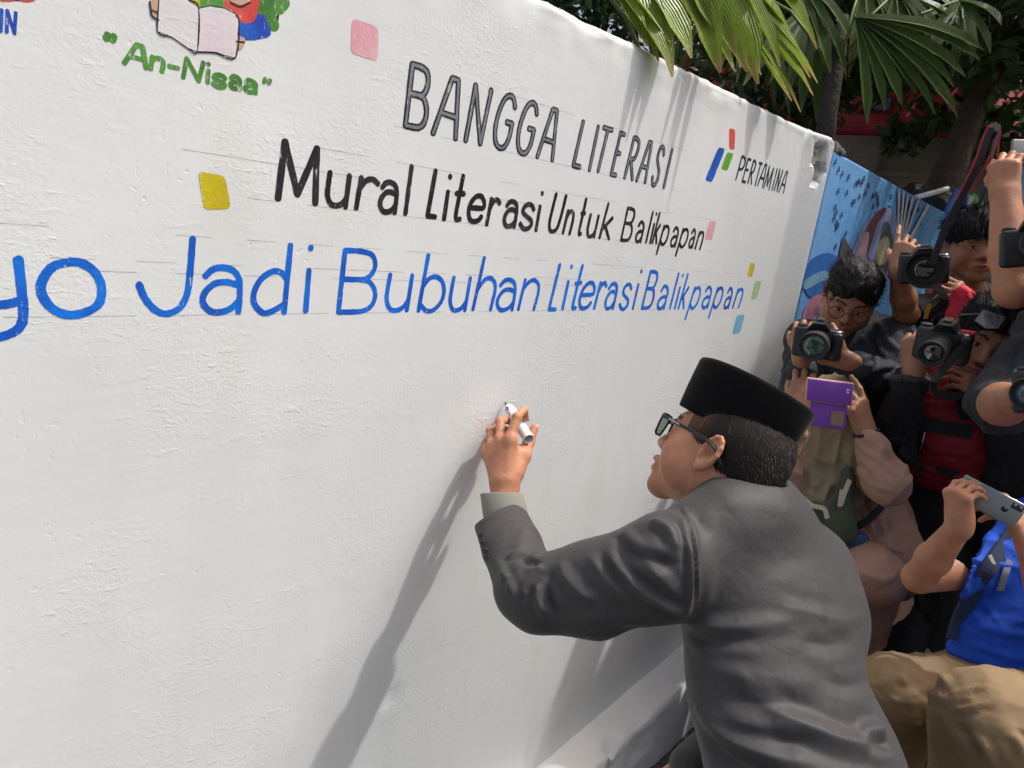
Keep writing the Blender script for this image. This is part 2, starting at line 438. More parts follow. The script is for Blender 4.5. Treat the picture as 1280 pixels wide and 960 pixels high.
XS = np.concatenate([np.arange(-1.2, 2.40, .018), np.arange(2.40, 2.7101, .008)]); ZS = np.concatenate([np.arange(0, 1.9, .02), np.linspace(1.9, WT - .03, 20), np.linspace(WT - .025, WT, 7)])
gx, gz = np.meshgrid(XS, ZS, indexing='ij'); P = np.stack([gx, gz * 0, gz], -1).reshape(-1, 3)
topn = fbm(np.stack([XS, XS * 0, XS * 0], -1), 4, 2, 3) * .003 + fbm(np.stack([XS, XS * 0 + 3, XS * 0], -1), 40, 2, 8) * .0022
fr = np.clip((gz - 1.9) / (WT - 1.9), 0, 1); tz = gz + fr * topn[:, None]
# worn corner at the far end: top falls away
tz = tz - fr * np.clip((gx - 2.60) / .06, 0, 1) * .045 - fr * .012 * (np.abs(gx - 2.62) < .03)
yy = wall_front(gx, gz)
def wall_y(x, z): return float(wall_front(np.array([x]), 0)[0])
r_ = np.clip((tz - (WT - .012)) / .014, 0, 1); yy = yy + r_ ** 2 * .006 + fr ** 6 * fbm(P, 35, 3, 5).reshape(gx.shape) * .003
# broken patch near the far top corner
cx, cz = 2.545, WT - .085
dd = np.sqrt(((gx - cx) / .04) ** 2 + ((tz - cz) / .07) ** 2) + fbm(P, 30, 3, 4).reshape(gx.shape) * .45
hole = np.clip(1.15 - dd, 0, .35) / .35; yy = yy + hole * (.012 + .022 * np.abs(fbm(P, 70, 2, 9).reshape(gx.shape)))
# small knocks in the plaster
for (px, py, rr, dp) in [(733, 20, .022, .006), (747, 36, .014, .004), (486, 872, .02, .006), (755, 548, .008, .004), (820, 548, .013, .004), (448, 925, .012, .003)]:
    q = on_plane(px, py); d2 = np.sqrt((gx - q[0]) ** 2 + (tz - q[2]) ** 2) / rr + vnoise(P, 90, 2).reshape(gx.shape) * .5
    yy = yy + np.clip(1.3 - d2, 0, 1) * dp
colw = np.ones(gx.shape + (3,)); colw[hole > .55] = (.62, .60, .56)
grey = np.clip((gx - 2.43) / .03, 0, 1) * np.clip((2.61 - gx) / .02, 0, 1)
colw *= (1 - .06 * grey)[..., None]  # end pier face turned from the sun: its shade put in the colour
V = np.stack([gx, yy, tz], -1); nX, nZ = gx.shape
top = V[:, -1].copy(); back = []
Vt = [V.reshape(-1, 3)]; b0 = nX * nZ
rowm = top + [0, .05, .004]; rowb = top.copy(); rowb[:, 1] = 1.13; rowb[:, 2] -= .01; rowd = rowb.copy(); rowd[:, 2] = 0
Vt += [rowm, rowb, rowd]; ii = np.arange(nX * nZ).reshape(nX, nZ)
Q = [np.stack([ii[:-1, :-1], ii[1:, :-1], ii[1:, 1:], ii[:-1, 1:]], -1).reshape(-1, 4)]
prev = ii[:, -1]
for k in range(3):
    cur = b0 + k * nX + np.arange(nX); Q.append(np.stack([prev[:-1], prev[1:], cur[1:], cur[:-1]], -1)); prev = cur
# far end face
Q.append(np.stack([ii[-1, :-1], np.full(nZ - 1, b0 + 3 * nX - 1), np.full(nZ - 1, b0 + 3 * nX - 1), ii[-1, 1:]], -1)[:0])
ends = MB().box((2.70, 1.09, (WT - .08) / 2), (.006, .04, (WT - .09) / 2))
cc = np.concatenate([colw.reshape(-1, 3), np.ones((3 * nX, 3))])
V2, Q2, C2 = np.concatenate(Vt), np.concatenate(Q), cc
V2, Q2, C2 = merge([(V2, Q2, C2), (np.array(ends.v), np.array(ends.f), None)])
autosmooth(mesh('plaster_face', V2, Q2, M_plaster, wall, col=C2), 28)

# ledge along the foot of the wall
def led_z(x): return np.maximum(.045 + .0915 * x, .04)
XL = np.arange(-1.2, 2.75, .012); prof = []
for t in np.linspace(0, 1, 12): prof.append((1.004 - t * .125, 1.0))
for t in np.linspace(.15, 1, 14): prof.append((.879 - .014 * min(1, t * 2), 1 - t))
pu = np.array(prof); gx, kk = np.meshgrid(XL, np.arange(len(prof)), indexing='ij')
y = pu[kk, 0]; f_ = pu[kk, 1]; z = led_z(gx) * f_ + (f_ - 1) * .02
P = np.stack([gx, y, z], -1).reshape(-1, 3); nn = fbm(P, 9, 4, 31).reshape(gx.shape); z = z + np.where(f_ > .9, nn * .004, 0); y = y + np.where(f_ < .97, nn * .004, 0)
for (px, py, rx, ry, dp) in [(772, 918, .028, .035, .035), (800, 905, .06, .02, .012), (760, 950, .03, .02, .02)]:
    q = on_plane(px, py, .885); d2 = np.sqrt(((gx - q[0]) / rx) ** 2 + ((y - .885) / ry) ** 2) + vnoise(P, 45, 6).reshape(gx.shape) * .4
    a_ = np.clip(1.2 - d2, 0, 1) ** .6 * (f_ > .5); z = z - a_ * dp; y = y + a_ * .012 * (f_ < .99)
V = np.stack([gx, y, z], -1); ii = np.arange(gx.size).reshape(gx.shape)
Q = np.stack([ii[:-1, :-1], ii[:-1, 1:], ii[1:, 1:], ii[1:, :-1]], -1).reshape(-1, 4)[:, ::-1]
mesh('ledge', V.reshape(-1, 3), Q, mat_plaster('white_ledge_paint', (.78, .78, .765), 2.2), wall, col=np.ones((gx.size, 3)), label='white painted masonry ledge with a chipped edge')

# ---- lettering: every letter is a painted stroke set on the wall plane
def cat(P, k=6):
    P = [np.array(p, float) for p in P]
    if len(P) < 3: return P
    out = []; Q = [2 * P[0] - P[1]] + P + [2 * P[-1] - P[-2]]
    for i in range(1, len(Q) - 2):
        for j in range(k):
            t = j / k; a, b, c, d = Q[i - 1:i + 3]
            out.append(.5 * ((2 * b) + (-a + c) * t + (2 * a - 5 * b + 4 * c - d) * t * t + (-a + 3 * b - 3 * c + d) * t ** 3))
    return out + [P[-1]]
def smooth_closed(P, k=5):
    P = [np.array(p, float) for p in P]; n = len(P); out = []
    for i in range(n):
        a, b, c, d = P[i - 1], P[i], P[(i + 1) % n], P[(i + 2) % n]
        for j in range(k):
            t = j / k; out.append(.5 * ((2 * b) + (-a + c) * t + (2 * a - 5 * b + 4 * c - d) * t * t + (-a + 3 * b - 3 * c + d) * t ** 3))
    return out
X_ = .62
G = {
 '@': ([], [[(.12, X_ * .82), (.32, X_ * 1.02), (.62, X_ * 1.0), (.9, X_ * .82), (.93, X_ * .5), (.93, 0)], [(.9, X_ * .52), (.5, X_ * .54), (.12, X_ * .38), (.1, X_ * .14), (.34, 0), (.62, X_ * .02), (.9, X_ * .22)]]),
 'B': ([[(0, 0), (0, 1)]], [[(0, 1), (.45, 1), (.78, .95), (.9, .8), (.85, .66), (.68, .56), (.4, .54), (0, .54)], [(.5, .54), (.8, .5), (1, .32), (.95, .12), (.72, .02), (.4, 0), (0, 0)]]),
 'J': ([], [[(1, 1), (.98, .6), (.94, .28), (.8, .08), (.55, 0), (.32, .05), (.12, .2), (0, .38)]]),
 'a': ([], [[(.08, X_ * .8), (.25, X_ * .95), (.5, X_), (.78, X_ * .93), (.93, X_ * .72), (.96, X_ * .4), (.95, 0)], [(.9, X_ * .62), (.6, X_ * .68), (.3, X_ * .63), (.08, X_ * .42), (.06, X_ * .2), (.25, X_ * .02), (.5, 0), (.75, X_ * .08), (.94, X_ * .25)]]),
 'd': ([[(.96, 1), (.92, 0)]], [[(.93, X_ * .8), (.75, X_ * .96), (.5, X_ * .98), (.2, X_ * .8), (.03, X_ * .5), (.05, X_ * .22), (.3, X_ * .0), (.55, X_ * .03), (.9, X_ * .2)]]),
 'i': ([[(.5, X_), (.5, 0)], [(.5, .97), (.5, .95)]], []),
 'u': ([[(1, X_), (.96, 0)]], [[(.05, X_), (.02, X_ * .6), (.03, X_ * .3), (.2, X_ * .06), (.45, 0), (.75, X_ * .08), (.95, X_ * .28)]]),
 'b': ([[(.12, 1), (.02, 0)]], [[(.08, X_ * .72), (.3, X_ * .95), (.6, X_), (.88, X_ * .85), (1, X_ * .55), (.92, X_ * .25), (.65, X_ * .02), (.35, 0), (.06, X_ * .18)]]),
 'h': ([[(.18, 1), (0, 0)]], [[(.1, X_ * .65), (.35, X_ * .92), (.65, X_), (.92, X_ * .86), (1, X_ * .6), (.96, X_ * .3), (.92, 0)]]),
 'n': ([[(.12, X_), (0, 0)]], [[(.1, X_ * .7), (.35, X_ * .93), (.65, X_), (.93, X_ * .86), (1, X_ * .6), (.96, X_ * .3), (.9, 0)]]),
 'L': ([[(.25, 1), (.04, 0)], [(.04, 0), (1, 0)]], []),
 't': ([[(0, X_ * .95), (1, X_ * .98)]], [[(.55, 1), (.45, X_), (.35, X_ * .4), (.36, X_ * .1), (.55, 0), (.95, .02)]]),
 'e': ([], [[(.05, X_ * .5), (.5, X_ * .52), (.98, X_ * .56), (1, X_ * .78), (.75, X_ * .98), (.4, X_ * .95), (.1, X_ * .7), (.02, X_ * .35), (.2, X_ * .06), (.5, 0), (.8, X_ * .08), (.95, X_ * .22)]]),
 'r': ([[(.1, X_), (0, 0)]], [[(.08, X_ * .65), (.35, X_ * .92), (.7, X_), (1, X_ * .88)]]),
 's': ([], [[(.98, X_ * .82), (.75, X_ * .98), (.4, X_), (.1, X_ * .84), (.12, X_ * .64), (.5, X_ * .5), (.9, X_ * .36), (.95, X_ * .16), (.65, X_ * .0), (.3, X_ * .02), (.0, X_ * .18)]]),
 'l': ([[(.6, 1), (.4, 0)]], []),
 'k': ([[(.2, 1), (0, 0)], [(.95, X_), (.1, X_ * .42)], [(.35, X_ * .58), (1, 0)]], []),
 'p': ([[(.12, X_), (-.1, -.33)]], [[(.08, X_ * .7), (.35, X_ * .96), (.65, X_), (.92, X_ * .85), (1, X_ * .55), (.9, X_ * .22), (.6, 0), (.3, X_ * .02), (.05, X_ * .2)]]),
 'o': ([], [[(.5, X_ * 1.03), (.2, X_ * .93), (.02, X_ * .66), (0, X_ * .42), (.14, X_ * .15), (.4, X_ * .0), (.7, X_ * .04), (.95, X_ * .22), (1, X_ * .55), (.88, X_ * .85), (.66, X_ * 1.01), (.48, X_ * 1.03)]]),
 'y': ([], [[(.02, X_), (0, X_ * .5), (.2, X_ * .2), (.55, X_ * .17), (1, X_ * .25)], [(.92, X_), (.97, X_ * .5), (1, 0), (.88, -.17), (.5, -.26), (.1, -.28)]]),
 'M': ([[(0, 0), (.1, 1)], [(.1, 1), (.5, .12)], [(.5, .12), (.95, .98)], [(.95, .98), (1, 0)]], []),
 'U': ([], [[(.12, 1), (.04, .6), (.0, .25), (.15, .04), (.42, 0), (.72, .08), (.86, .3), (.95, .65), (1, 1)]]),
 'A': ([[(0, 0), (.52, 1)], [(.52, 1), (.8, 1)], [(.8, 1), (1, 0)], [(.22, .38), (.92, .36)]], []),
 'N': ([[(0, 0), (.14, 1)], [(.14, 1), (.8, 0)], [(.8, 0), (1, 1)]], []),
 'G': ([[(.62, .5), (.97, .5)]], [[(1, .82), (.85, .96), (.6, 1), (.3, .9), (.08, .65), (.0, .35), (.12, .1), (.4, 0), (.7, .04), (.9, .22), (.97, .5)]]),
 'I': ([[(.6, 1), (.4, 0)]], []),
 'T': ([[(0, 1), (1.05, 1)], [(.55, 1), (.35, 0)]], []),
 'E': ([[(.2, 1), (0, 0)], [(.2, 1), (1, 1)], [(.12, .53), (.85, .53)], [(0, 0), (.9, 0)]], []),
 'R': ([[(.15, 1), (0, 0)], [(.3, .48), (1, 0)]], [[(.15, 1), (.5, 1), (.9, .92), (.95, .72), (.75, .53), (.4, .48), (.08, .48)]]),
 'P': ([[(.15, 1), (0, 0)]], [[(.15, 1), (.5, 1), (.9, .93), (1, .74), (.8, .53), (.4, .46), (.08, .46)]]),
 'S': ([], [[(1, .82), (.8, .97), (.5, 1), (.2, .88), (.2, .68), (.5, .52), (.82, .36), (.85, .14), (.55, .0), (.25, .02), (.0, .18)]]),
 '-': ([[(0, .36), (1, .36)]], []),
 'q': ([[(.15, .98), (.1, .86)], [(.1, .86), (0, .78)], [(.75, .98), (.7, .86)], [(.7, .86), (.6, .78)]], []),
}
_lay = [0]
def ribbon(mb, P, t, y0, taper=1.0):
    """flat painted stroke with round ends in the wall plane; P = (x, z) list"""
    P = [np.array(p, float) for p in P]
    if len(P) == 2 and np.linalg.norm(P[1] - P[0]) > t:
        n = max(2, int(np.linalg.norm(P[1] - P[0]) / (t * 1.2))); P = [P[0] + (P[1] - P[0]) * i / n for i in range(n + 1)]
    _lay[0] += 1; y = y0 - (_lay[0] % 12) * .00002; V = []; n = len(P); tl = []
    for i in range(n):
        d = P[min(i + 1, n - 1)] - P[max(i - 1, 0)]; d = d / max(np.linalg.norm(d), 1e-9); tl.append(d); w = t / 2 * (1 + rnd.uniform(-.07, .07))
        q = np.array([-d[1], d[0]]); V += [(P[i] + q * w), (P[i] - q * w)]
    F = [(2 * i, 2 * i + 1, 2 * i + 3, 2 * i + 2) for i in range(n - 1)]
    for e, s in ((0, -1), (n - 1, 1)):
        d = tl[e] * s; q = np.array([-tl[e][1], tl[e][0]]); c = len(V); V.append(P[e]); m_ = 6; ids = []
        for k in range(1, m_):
            a = math.pi * k / m_; ids.append(len(V)); V.append(P[e] + t / 2 * (math.cos(a) * q + math.sin(a) * d * rnd.uniform(.75, 1)))
        ids = [2 * e] + ids + [2 * e + 1]
        for k in range(len(ids) - 1): F.append((c, ids[k], ids[k + 1]) if s < 0 else (c, ids[k + 1], ids[k]))
    mb.add([(v[0], y - .9955 + wall_y(v[0], v[1]) - .0002 - k_ * .0000012, v[1]) for k_, v in enumerate(V)], [f if True else f for f in F])
P_blue = mat_plaster('blue_wall_paint', (0.008, 0.1, 0.55), 1.0, ((0.006, 0.19, 0.78), 0.0), .55)
P_black = mat_plaster('black_wall_paint', (0.01, 0.01, 0.012), 1.0, ((0.03, 0.03, 0.034), 0.1), .55)
P_grey = mat_plaster('grey_wall_paint', (0.16, 0.175, 0.21), 1.0, ((0.21, 0.23, 0.27), 0.3), .55)
P_green = mat_plaster('green_wall_paint', (0.05, 0.19, 0.03), 1.0, ((0.11, 0.33, 0.06), 0.35), .55)
P_yel = mat_plaster('yellow_wall_paint', (0.66, 0.58, 0.01), 1.0, ((0.56, 0.45, 0.01), 0.1), .55)
P_pink = mat_plaster('pink_wall_paint', (0.74, 0.36, 0.42), 1.0, ((0.76, 0.47, 0.51), 0.6), .55)
P_red = mat_plaster('red_wall_paint', (0.62, 0.06, 0.05), 1.0, ((0.7, 0.1, 0.08), 0.1), .55)
P_lgreen = mat_plaster('light_green_wall_paint', (0.35, 0.58, 0.24), 1.0, ((0.42, 0.62, 0.32), 0.2), .55)
P_lblue = mat_plaster('sky_blue_wall_paint', (0.16, 0.47, 0.7), 1.0, ((0.24, 0.52, 0.72), 0.2), .55)
P_lg2 = mat_plaster('logo_green_paint', (0.12, 0.36, 0.03), 1.0, ((0.16, 0.42, 0.05), 0.1), .55)
P_lb2 = mat_plaster('logo_blue_paint', (0.012, 0.07, 0.45), 1.0, ((0.015, 0.12, 0.55), 0.1), .55)
P_skin = mat_plaster('painted_skin_tone', (0.62, 0.42, 0.3), 1.0, ((0.56, 0.38, 0.27), 0.2), .55)
P_page = mat_plaster('painted_page', (0.76, 0.74, 0.76), 1.0, ((0.72, 0.71, 0.74), 0.1), .55)
P_page2 = mat_plaster('painted_page_pink', (0.72, 0.62, 0.68), 1.0, ((0.76, 0.7, 0.74), 0.3), .55)

def zline(px, py): return on_plane(px, py)[2]
def word(label, letters, z0, z1, t, m_, slant=0.0, sh=0, y0=.9955, edge=None, tk=None, name='lettering'):
    mb = MB(); mb2 = MB()
    for (ch, xl, xr) in letters:
        a = wall_x(xl, z0); b = wall_x(xr - (sh if ch not in 'ilI' else 0), z0)
        tt = t if tk is None else tk; H = z1 - z0; tt2 = min(tt, (b - a) * .45) if b - a > .012 else tt
        a += tt * .5; b -= tt * .5
        if ch in 'ilI': c = (a + b) / 2; hw = .012 if ch != 'i' else .008; a, b = c - hw * .3, c + hw * .3
        st, cv = G[ch]; dz = rnd.uniform(-.0015, .0015)
        for s_ in list(st) + [cat(c_) for c_ in cv]:
            Pp = [(a + (b - a) * p[0] + slant * p[1] * H, z0 + dz + p[1] * H) for p in s_]
            ribbon(mb, Pp, tt, y0)
            if edge is not None: ribbon(mb2, Pp, tt * .44, y0 - .0004)
    o = mb.build(name, m_, wall, smooth=False, label=label)
    if edge is not None:
        e_ = mb2.build('lettering_fill', edge, o, smooth=False)
    return o
zb0, zb1 = zline(228, 400) , zline(236, 297)
zb0 = (zline(240, 400) + zline(600, 388)) / 2 + .006; zb1 = (zline(236, 298) + zline(555, 318)) / 2
t = .0098
word('end of a blue hand-painted word cut by the picture edge, letters yo', [('y', -30, 36), ('o', 46, 133)], zb0, zb1, .0112, P_blue)
word('blue hand-painted word Jadi', [('J', 168, 241), ('a', 246, 304), ('d', 311, 362), ('i', 378, 386)], zb0, zb1, t, P_blue, .02)
word('blue hand-painted word Bubuhan', [('B', 420, 469), ('u', 478, 512), ('b', 520, 554), ('u', 558, 584), ('h', 589, 617), ('a', 617, 643), ('n', 646, 671)], zb0, zb1 - .002, .0094, P_blue, .04)
word('blue hand-painted word Literasi', [('L', 684, 700), ('i', 700, 706), ('t', 711, 725), ('e', 720, 743), ('r', 741, 757), ('a', 753, 772), ('s', 772, 789), ('i', 788, 794)], zb0, zb1 - .004, .0102, P_blue, .10, 4)
word('blue hand-painted word Balikpapan', [('B', 801, 819), ('@', 819, 836), ('l', 834, 841), ('i', 840, 847), ('k', 847, 860), ('p', 860, 876), ('@', 875, 890), ('p', 889, 904), ('@', 903, 916), ('n', 915, 929)], zb0, zb1 - .008, .0102, P_blue, .11, 4.2)
zk0, zk1 = (zline(345, 249) + zline(535, 275)) / 2 + .003, (zline(353, 177) + zline(540, 212)) / 2
word('black hand-painted word Mural', [('M', 343, 398)], zk0, zk1, .0115, P_black)
word('black hand-painted word Mural, rest of it', [('u', 404, 436), ('r', 442, 472), ('a', 470, 497), ('l', 503, 511)], zk0, zk1 - .003, .0098, P_black, .03)
word('black hand-painted word Literasi', [('L', 531, 548), ('i', 552, 558), ('t', 563, 579), ('e', 581, 605), ('r', 606, 624), ('a', 626, 647), ('s', 647, 667), ('i', 667, 673)], zk0, zk1 - .003, .0105, P_black, .05, 1.5)
word('black hand-painted word Untuk', [('U', 683, 703), ('n', 702, 717), ('t', 720, 730), ('u', 731, 747), ('k', 748, 765)], zk0, zk1 - .004, .0098, P_black, .07, 2.5)
word('black hand-painted word Balikpapan', [('B', 775, 792), ('@', 792, 806), ('l', 804, 811), ('i', 809, 816), ('k', 814, 825), ('p', 823, 837), ('@', 836, 849), ('p', 847, 861), ('@', 859, 870), ('n', 868, 880)], zk0, zk1 - .006, .0092, P_black, .08, 3.6)
zg0, zg1 = (zline(507, 158) + zline(790, 226)) / 2 + .002, (zline(517, 80) + zline(795, 172)) / 2
word('grey and black outlined word BANGGA', [('B', 503, 538), ('A', 538, 577), ('N', 579, 612), ('G', 613, 643), ('G', 642, 670), ('A', 669, 697)], zg0, zg1, 0.0122, P_black, .03, 4.5, edge=P_grey)
word('grey and black outlined word LITERASI', [('L', 714, 731), ('I', 732, 742), ('T', 742, 760), ('E', 762, 776), ('R', 779, 796), ('A', 794, 812), ('S', 812, 827), ('I', 825, 835)], zg0, zg1 - .004, 0.0122, P_black, .07, 4, edge=P_grey)
zn0, zn1 = (zline(160, 86) + zline(310, 119)) / 2 + .004, zline(240, 75)
word('green quoted name An-Nisaa on the wall', [('A', 152, 186), ('n', 185, 207), ('-', 208, 225), ('N', 226, 256), ('i', 256, 263), ('s', 263, 284), ('@', 284, 303), ('@', 302, 323), ('q', 326, 341)], zn0, zn1, .0062, P_green, .02)
word('green opening quote mark', [('q', 128, 150)], zn0 + .004, zn1 + .004, .008, P_green)
word('blue letters IN cut by the picture edge', [('I', -4, 8), ('N', 6, 23)], zline(10, 41), zline(10, 14), .0036, P_lb2)
P_navyt = mat_plaster('dark_navy_paint', (.02, .03, .05), 1.0, ((.035, .045, .07), .2), .55)
word('dark word PERTAMINA beside its logo', [('P', 919, 930), ('E', 927, 936), ('R', 934, 943), ('T', 942, 950), ('A', 946, 957), ('M', 954, 965), ('I', 962, 968), ('N', 967, 976), ('A', 973, 983)], zline(919, 224), zline(925, 195), .0085, P_navyt, .06, 3.2)

def patch(name, pts, m_, parent=wall, lay=1, label=None, sm=0, plane=None, rough=.8):
    """flat painted shape; pts are photograph pixels on the wall plane"""
    pts = smooth_closed(pts, sm) if sm else pts
    if plane is None: V = [on_plane(p[0], p[1]) for p in pts]; off = np.array([0, wall_y(*(sum(V) / len(V))[[0, 2]]) - 1.0 - .0003 - .00006 * lay, 0.])
    else:
        P0, n_ = plane; V = []
        for p in pts:
            r = R @ np.array([p[0] - 640.0, p[1] - 480.0, FPX]); V.append(EYE + r * ((P0 - EYE).dot(n_) / r.dot(n_)))
        off = -n_ * (.003 + .0007 * lay) * (1 if n_.dot(R[:, 2]) > 0 else -1)
    V = [v + off for v in V]; mb = MB()
    c = sum(V) / len(V); bm = bmesh.new(); vs = [bm.verts.new(v) for v in V]; f = bm.faces.new(vs); bmesh.ops.triangulate(bm, faces=[f])
    bm.verts.index_update(); mb.add([v.co for v in bm.verts], [[v.index for v in f.verts] for f in bm.faces]); bm.free()
    return mb.build(name, m_, parent, smooth=False, label=label)
def rr(cx, cy, pts, n=3):
    """round the corners of a pixel quad"""
    out = []; m_ = len(pts)
    for i in range(m_):
        a, b, c = np.array(pts[i - 1], float), np.array(pts[i], float), np.array(pts[(i + 1) % m_], float); r = .18
        p, q = b + (a - b) * r, b + (c - b) * r
        for k in range(n + 1): t_ = k / n; out.append((1 - t_) ** 2 * p + 2 * t_ * (1 - t_) * b + t_ ** 2 * q)
    return out
for lab, pts, m_ in [('large yellow painted square', [(247, 214), (281, 220), (289, 261), (255, 262)], P_yel), ('large pale pink painted square', [(440, 22), (473, 34), (472, 77), (438, 66)], P_pink),
                     ('small pink painted square', [(887, 276), (895, 277), (890, 300), (881, 299)], P_pink), ('small yellow painted square', [(938, 328), (944, 330), (940, 346), (934, 345)], P_yel),
                     ('small light green painted square', [(944, 351), (952, 351), (946, 373), (938, 375)], P_lgreen), ('small sky blue painted square', [(921, 394), (931, 393), (925, 416), (915, 418)], P_lblue)]:
    patch('painted_square', rr(0, 0, pts), m_, label=lab)
patch('logo_bar', rr(0, 0, [(911.5, 160), (919, 162), (918, 187.5), (911.5, 186)]), P_red, label='red bar of the logo')
patch('logo_bar', rr(0, 0, [(898, 184), (906.5, 186), (890, 228), (881, 225)]), P_lb2, label='blue bar of the logo')
patch('logo_bar', rr(0, 0, [(909, 190), (917, 192), (909, 213.5), (901, 211)]), P_lg2, label='green bar of the logo')
# reading child emblem: only its lower part is in the picture
emb = [('leaf_shape', [(300, -25), (345, -20), (362, 2), (355, 16), (346, 20), (349, 32), (345, 39), (335, 36), (320, 20)], P_green, 5), ('trousers_shape', [(318, 18), (330, 20), (338, 38), (334, 47), (300, 50), (296, 28)], P_lb2, 2),
       ('shirt_shape', [(276, -20), (322, -20), (322, 14), (316, 27), (302, 28), (290, 12), (277, 8)], P_red, 3), ('sleeve_shape', [(244, -10), (278, -10), (278, 11), (262, 14), (250, 8)], P_green, 3),
       ('collar_shape', [(236, -6), (250, -6), (249, 9), (236, 0)], P_yel, 0), ('face_shape', [(285, -12), (315, -12), (312, 3), (300, 7), (288, 2)], P_skin, 0),
       ('hand_shape', [(187, 2), (196, -2), (198, 24), (190, 20), (188, 10)], P_skin, 3), ('hand_shape', [(295, 46), (306, 48), (303, 60), (295, 60)], P_skin, 3)]
for i, (nm, pts, m_, sm) in enumerate(emb): patch(nm, pts, m_, lay=i, sm=sm)
patch('book_page', [(200, -20), (248, 10), (246, 64), (235, 60), (215, 46), (197, 39)], P_page, lay=9); patch('book_page', [(248, 14), (262, 12), (284, 16), (298, 24), (294, 72), (270, 66), (247, 65)], P_page2, lay=9)
patch('book_page', [(249, 11), (262, 8), (280, 11), (294, 18), (294, 22), (278, 16), (262, 12), (249, 14)], P_page, lay=10)
mb = MB()
for pts in [[(200, -10), (197, 39), (215, 46), (235, 60), (246, 64), (248, 10), (236, 0)], [(248, 14), (262, 12), (284, 16), (298, 24), (294, 72), (270, 66), (247, 65)], [(249, 11), (264, 8), (280, 11), (294, 18)], [(187, 2), (188, 10), (190, 20), (198, 25)], [(188, 12), (196, 16)], [(295, 52), (305, 53)], [(288, 3), (300, 8), (312, 3)]]:
    ribbon(mb, [(lambda q: (q[0], q[2]))(on_plane(*p)) for p in cat(pts, 4)], .0022, .9950)
mb.build('outline_stroke', P_black, wall, smooth=False, label='thin black outline of the painted open book')
patch('red_shape', [(-10, -12), (44, -12), (43, 1), (30, 2.5), (22, 0), (12, 2), (-4, 0)], P_red, sm=2, lay=1)
# pencil guidelines
mb = MB(); pencil = mat('pencil_grey', (.33, .33, .33), .8, noise=.9, nscale=50, col2=(.74, .74, .73))
for z, x0, x1 in [(zb0 - .004, 0.15, 2.2), (zb1 + .002, .2, 2.1), (zb0 + (zb1 - zb0) * .66, .0, 2.0), (zb0 + (zb1 - zb0) * .52, .25, 1.6), (zk0 - .004, .45, 2.0), (zk1 + .001, .55, 1.9), (zk0 + (zk1 - zk0) * .6, .3, 1.2), (zg0 - .004, .75, 1.7), (zg1 + .003, 1.0, 1.7)]:
    n_ = int((x1 - x0) / .05)
    for i in range(n_):
        if rnd.random() < .45: continue
        xa = x0 + (x1 - x0) * i / n_; xb = xa + (x1 - x0) / n_
        ya, yb = wall_y(xa, z) - .00015, wall_y(xb, z) - .00015; mb.add([(xa, ya, z), (xb, yb, z), (xb, yb, z + .0009), (xa, ya, z + .0009)], [(0, 1, 2, 3)])
mb.build('guideline', pencil, wall, smooth=False, kind='stuff', label='faint pencil guidelines ruled along the lettering')

# ---- blue mural wall carrying on behind it
A0 = np.array([2.715, 1.0, 0]); rv = R @ np.array([1362 - 640.0, 366 - 480.0, FPX]); dv = _n([rv[0], rv[1], 0]); nv = np.array([-dv[1], dv[0], 0])  # nv points away from the camera
def ray_plane(px, py, P0, n_):
    r = R @ np.array([px - 640.0, py - 480.0, FPX]); return EYE + r * ((P0 - EYE).dot(n_) / r.dot(n_))
zt = ray_plane(1054, 194, A0, nv)[2]; e1 = ray_plane(1177, 290, A0, nv); Lm = (e1 - A0).dot(dv)
mw = thing('mural_wall', A0 + dv * Lm / 2, 'lower wall painted sky blue with a mural, beyond the white wall', 'wall')
M_mural = mat('mural_blue_paint', (.07, .30, .62), .6, noise=.7, nscale=5, col2=(.22, .40, .68), bump=.002, bscale=40)
mb = MB(); mb.box(A0 + dv * Lm / 2 + nv * .07 + np.array([0, 0, zt / 2]), (Lm / 2, .07, zt / 2), [dv, nv, [0, 0, 1]], .012); mb.build('wall_body', M_mural, mw)
PL = (A0, nv)
c_ = lambda n, col: mat(n, col, .6, noise=.4, nscale=25)
mu = [('painted_circle', [(1005, 345), (1012, 325), (1035, 316), (1050, 330), (1045, 370), (1010, 370)], c_('mural_mid_blue', (.03, .16, .55)), 4, 0), ('painted_wave', [(1005, 350), (1030, 338), (1045, 350), (1042, 360), (1030, 350), (1006, 362)], c_('mural_pale_blue', (.2, .42, .62)), 4, 1),
      ('painted_wave', [(1000, 420), (1005, 385), (1020, 368), (1040, 375), (1040, 385), (1022, 382), (1012, 400), (1010, 430)], c_('mural_pink', (.55, .25, .36)), 4, 1), ('painted_wedge', [(1053, 293), (1068, 322), (1060, 340), (1044, 335)], c_('mural_grey', (.09, .09, .10)), 0, 2),
      ('painted_arch', [(1064, 330), (1070, 300), (1085, 272), (1104, 260), (1113, 262), (1122, 280), (1124, 330), (1110, 340)], c_('mural_lilac', (.30, .36, .62)), 4, 2), ('painted_stripe', [(1067, 322), (1078, 293), (1092, 268), (1104, 260), (1106, 264), (1093, 285), (1082, 320)], c_('mural_maroon', (.20, .05, .07)), 4, 3),
      ('painted_figure', [(1102, 282), (1106, 277), (1110, 280), (1115, 300), (1117, 330), (1090, 345), (1096, 310)], c_('mural_dark_grey', (.10, .11, .13)), 4, 3), ('painted_oval', [(1104, 296), (1110, 300), (1110, 318), (1103, 330), (1094, 328), (1095, 308)], c_('mural_cream', (.60, .52, .30)), 4, 4),
      ('painted_oval', [(1096, 335), (1104, 340), (1102, 365), (1095, 360)], c_('mural_ochre', (.55, .40, .12)), 4, 4), ('painted_oval', [(1072, 300), (1084, 290), (1080, 320), (1064, 345)], c_('mural_rose', (.52, .33, .45)), 4, 4)]
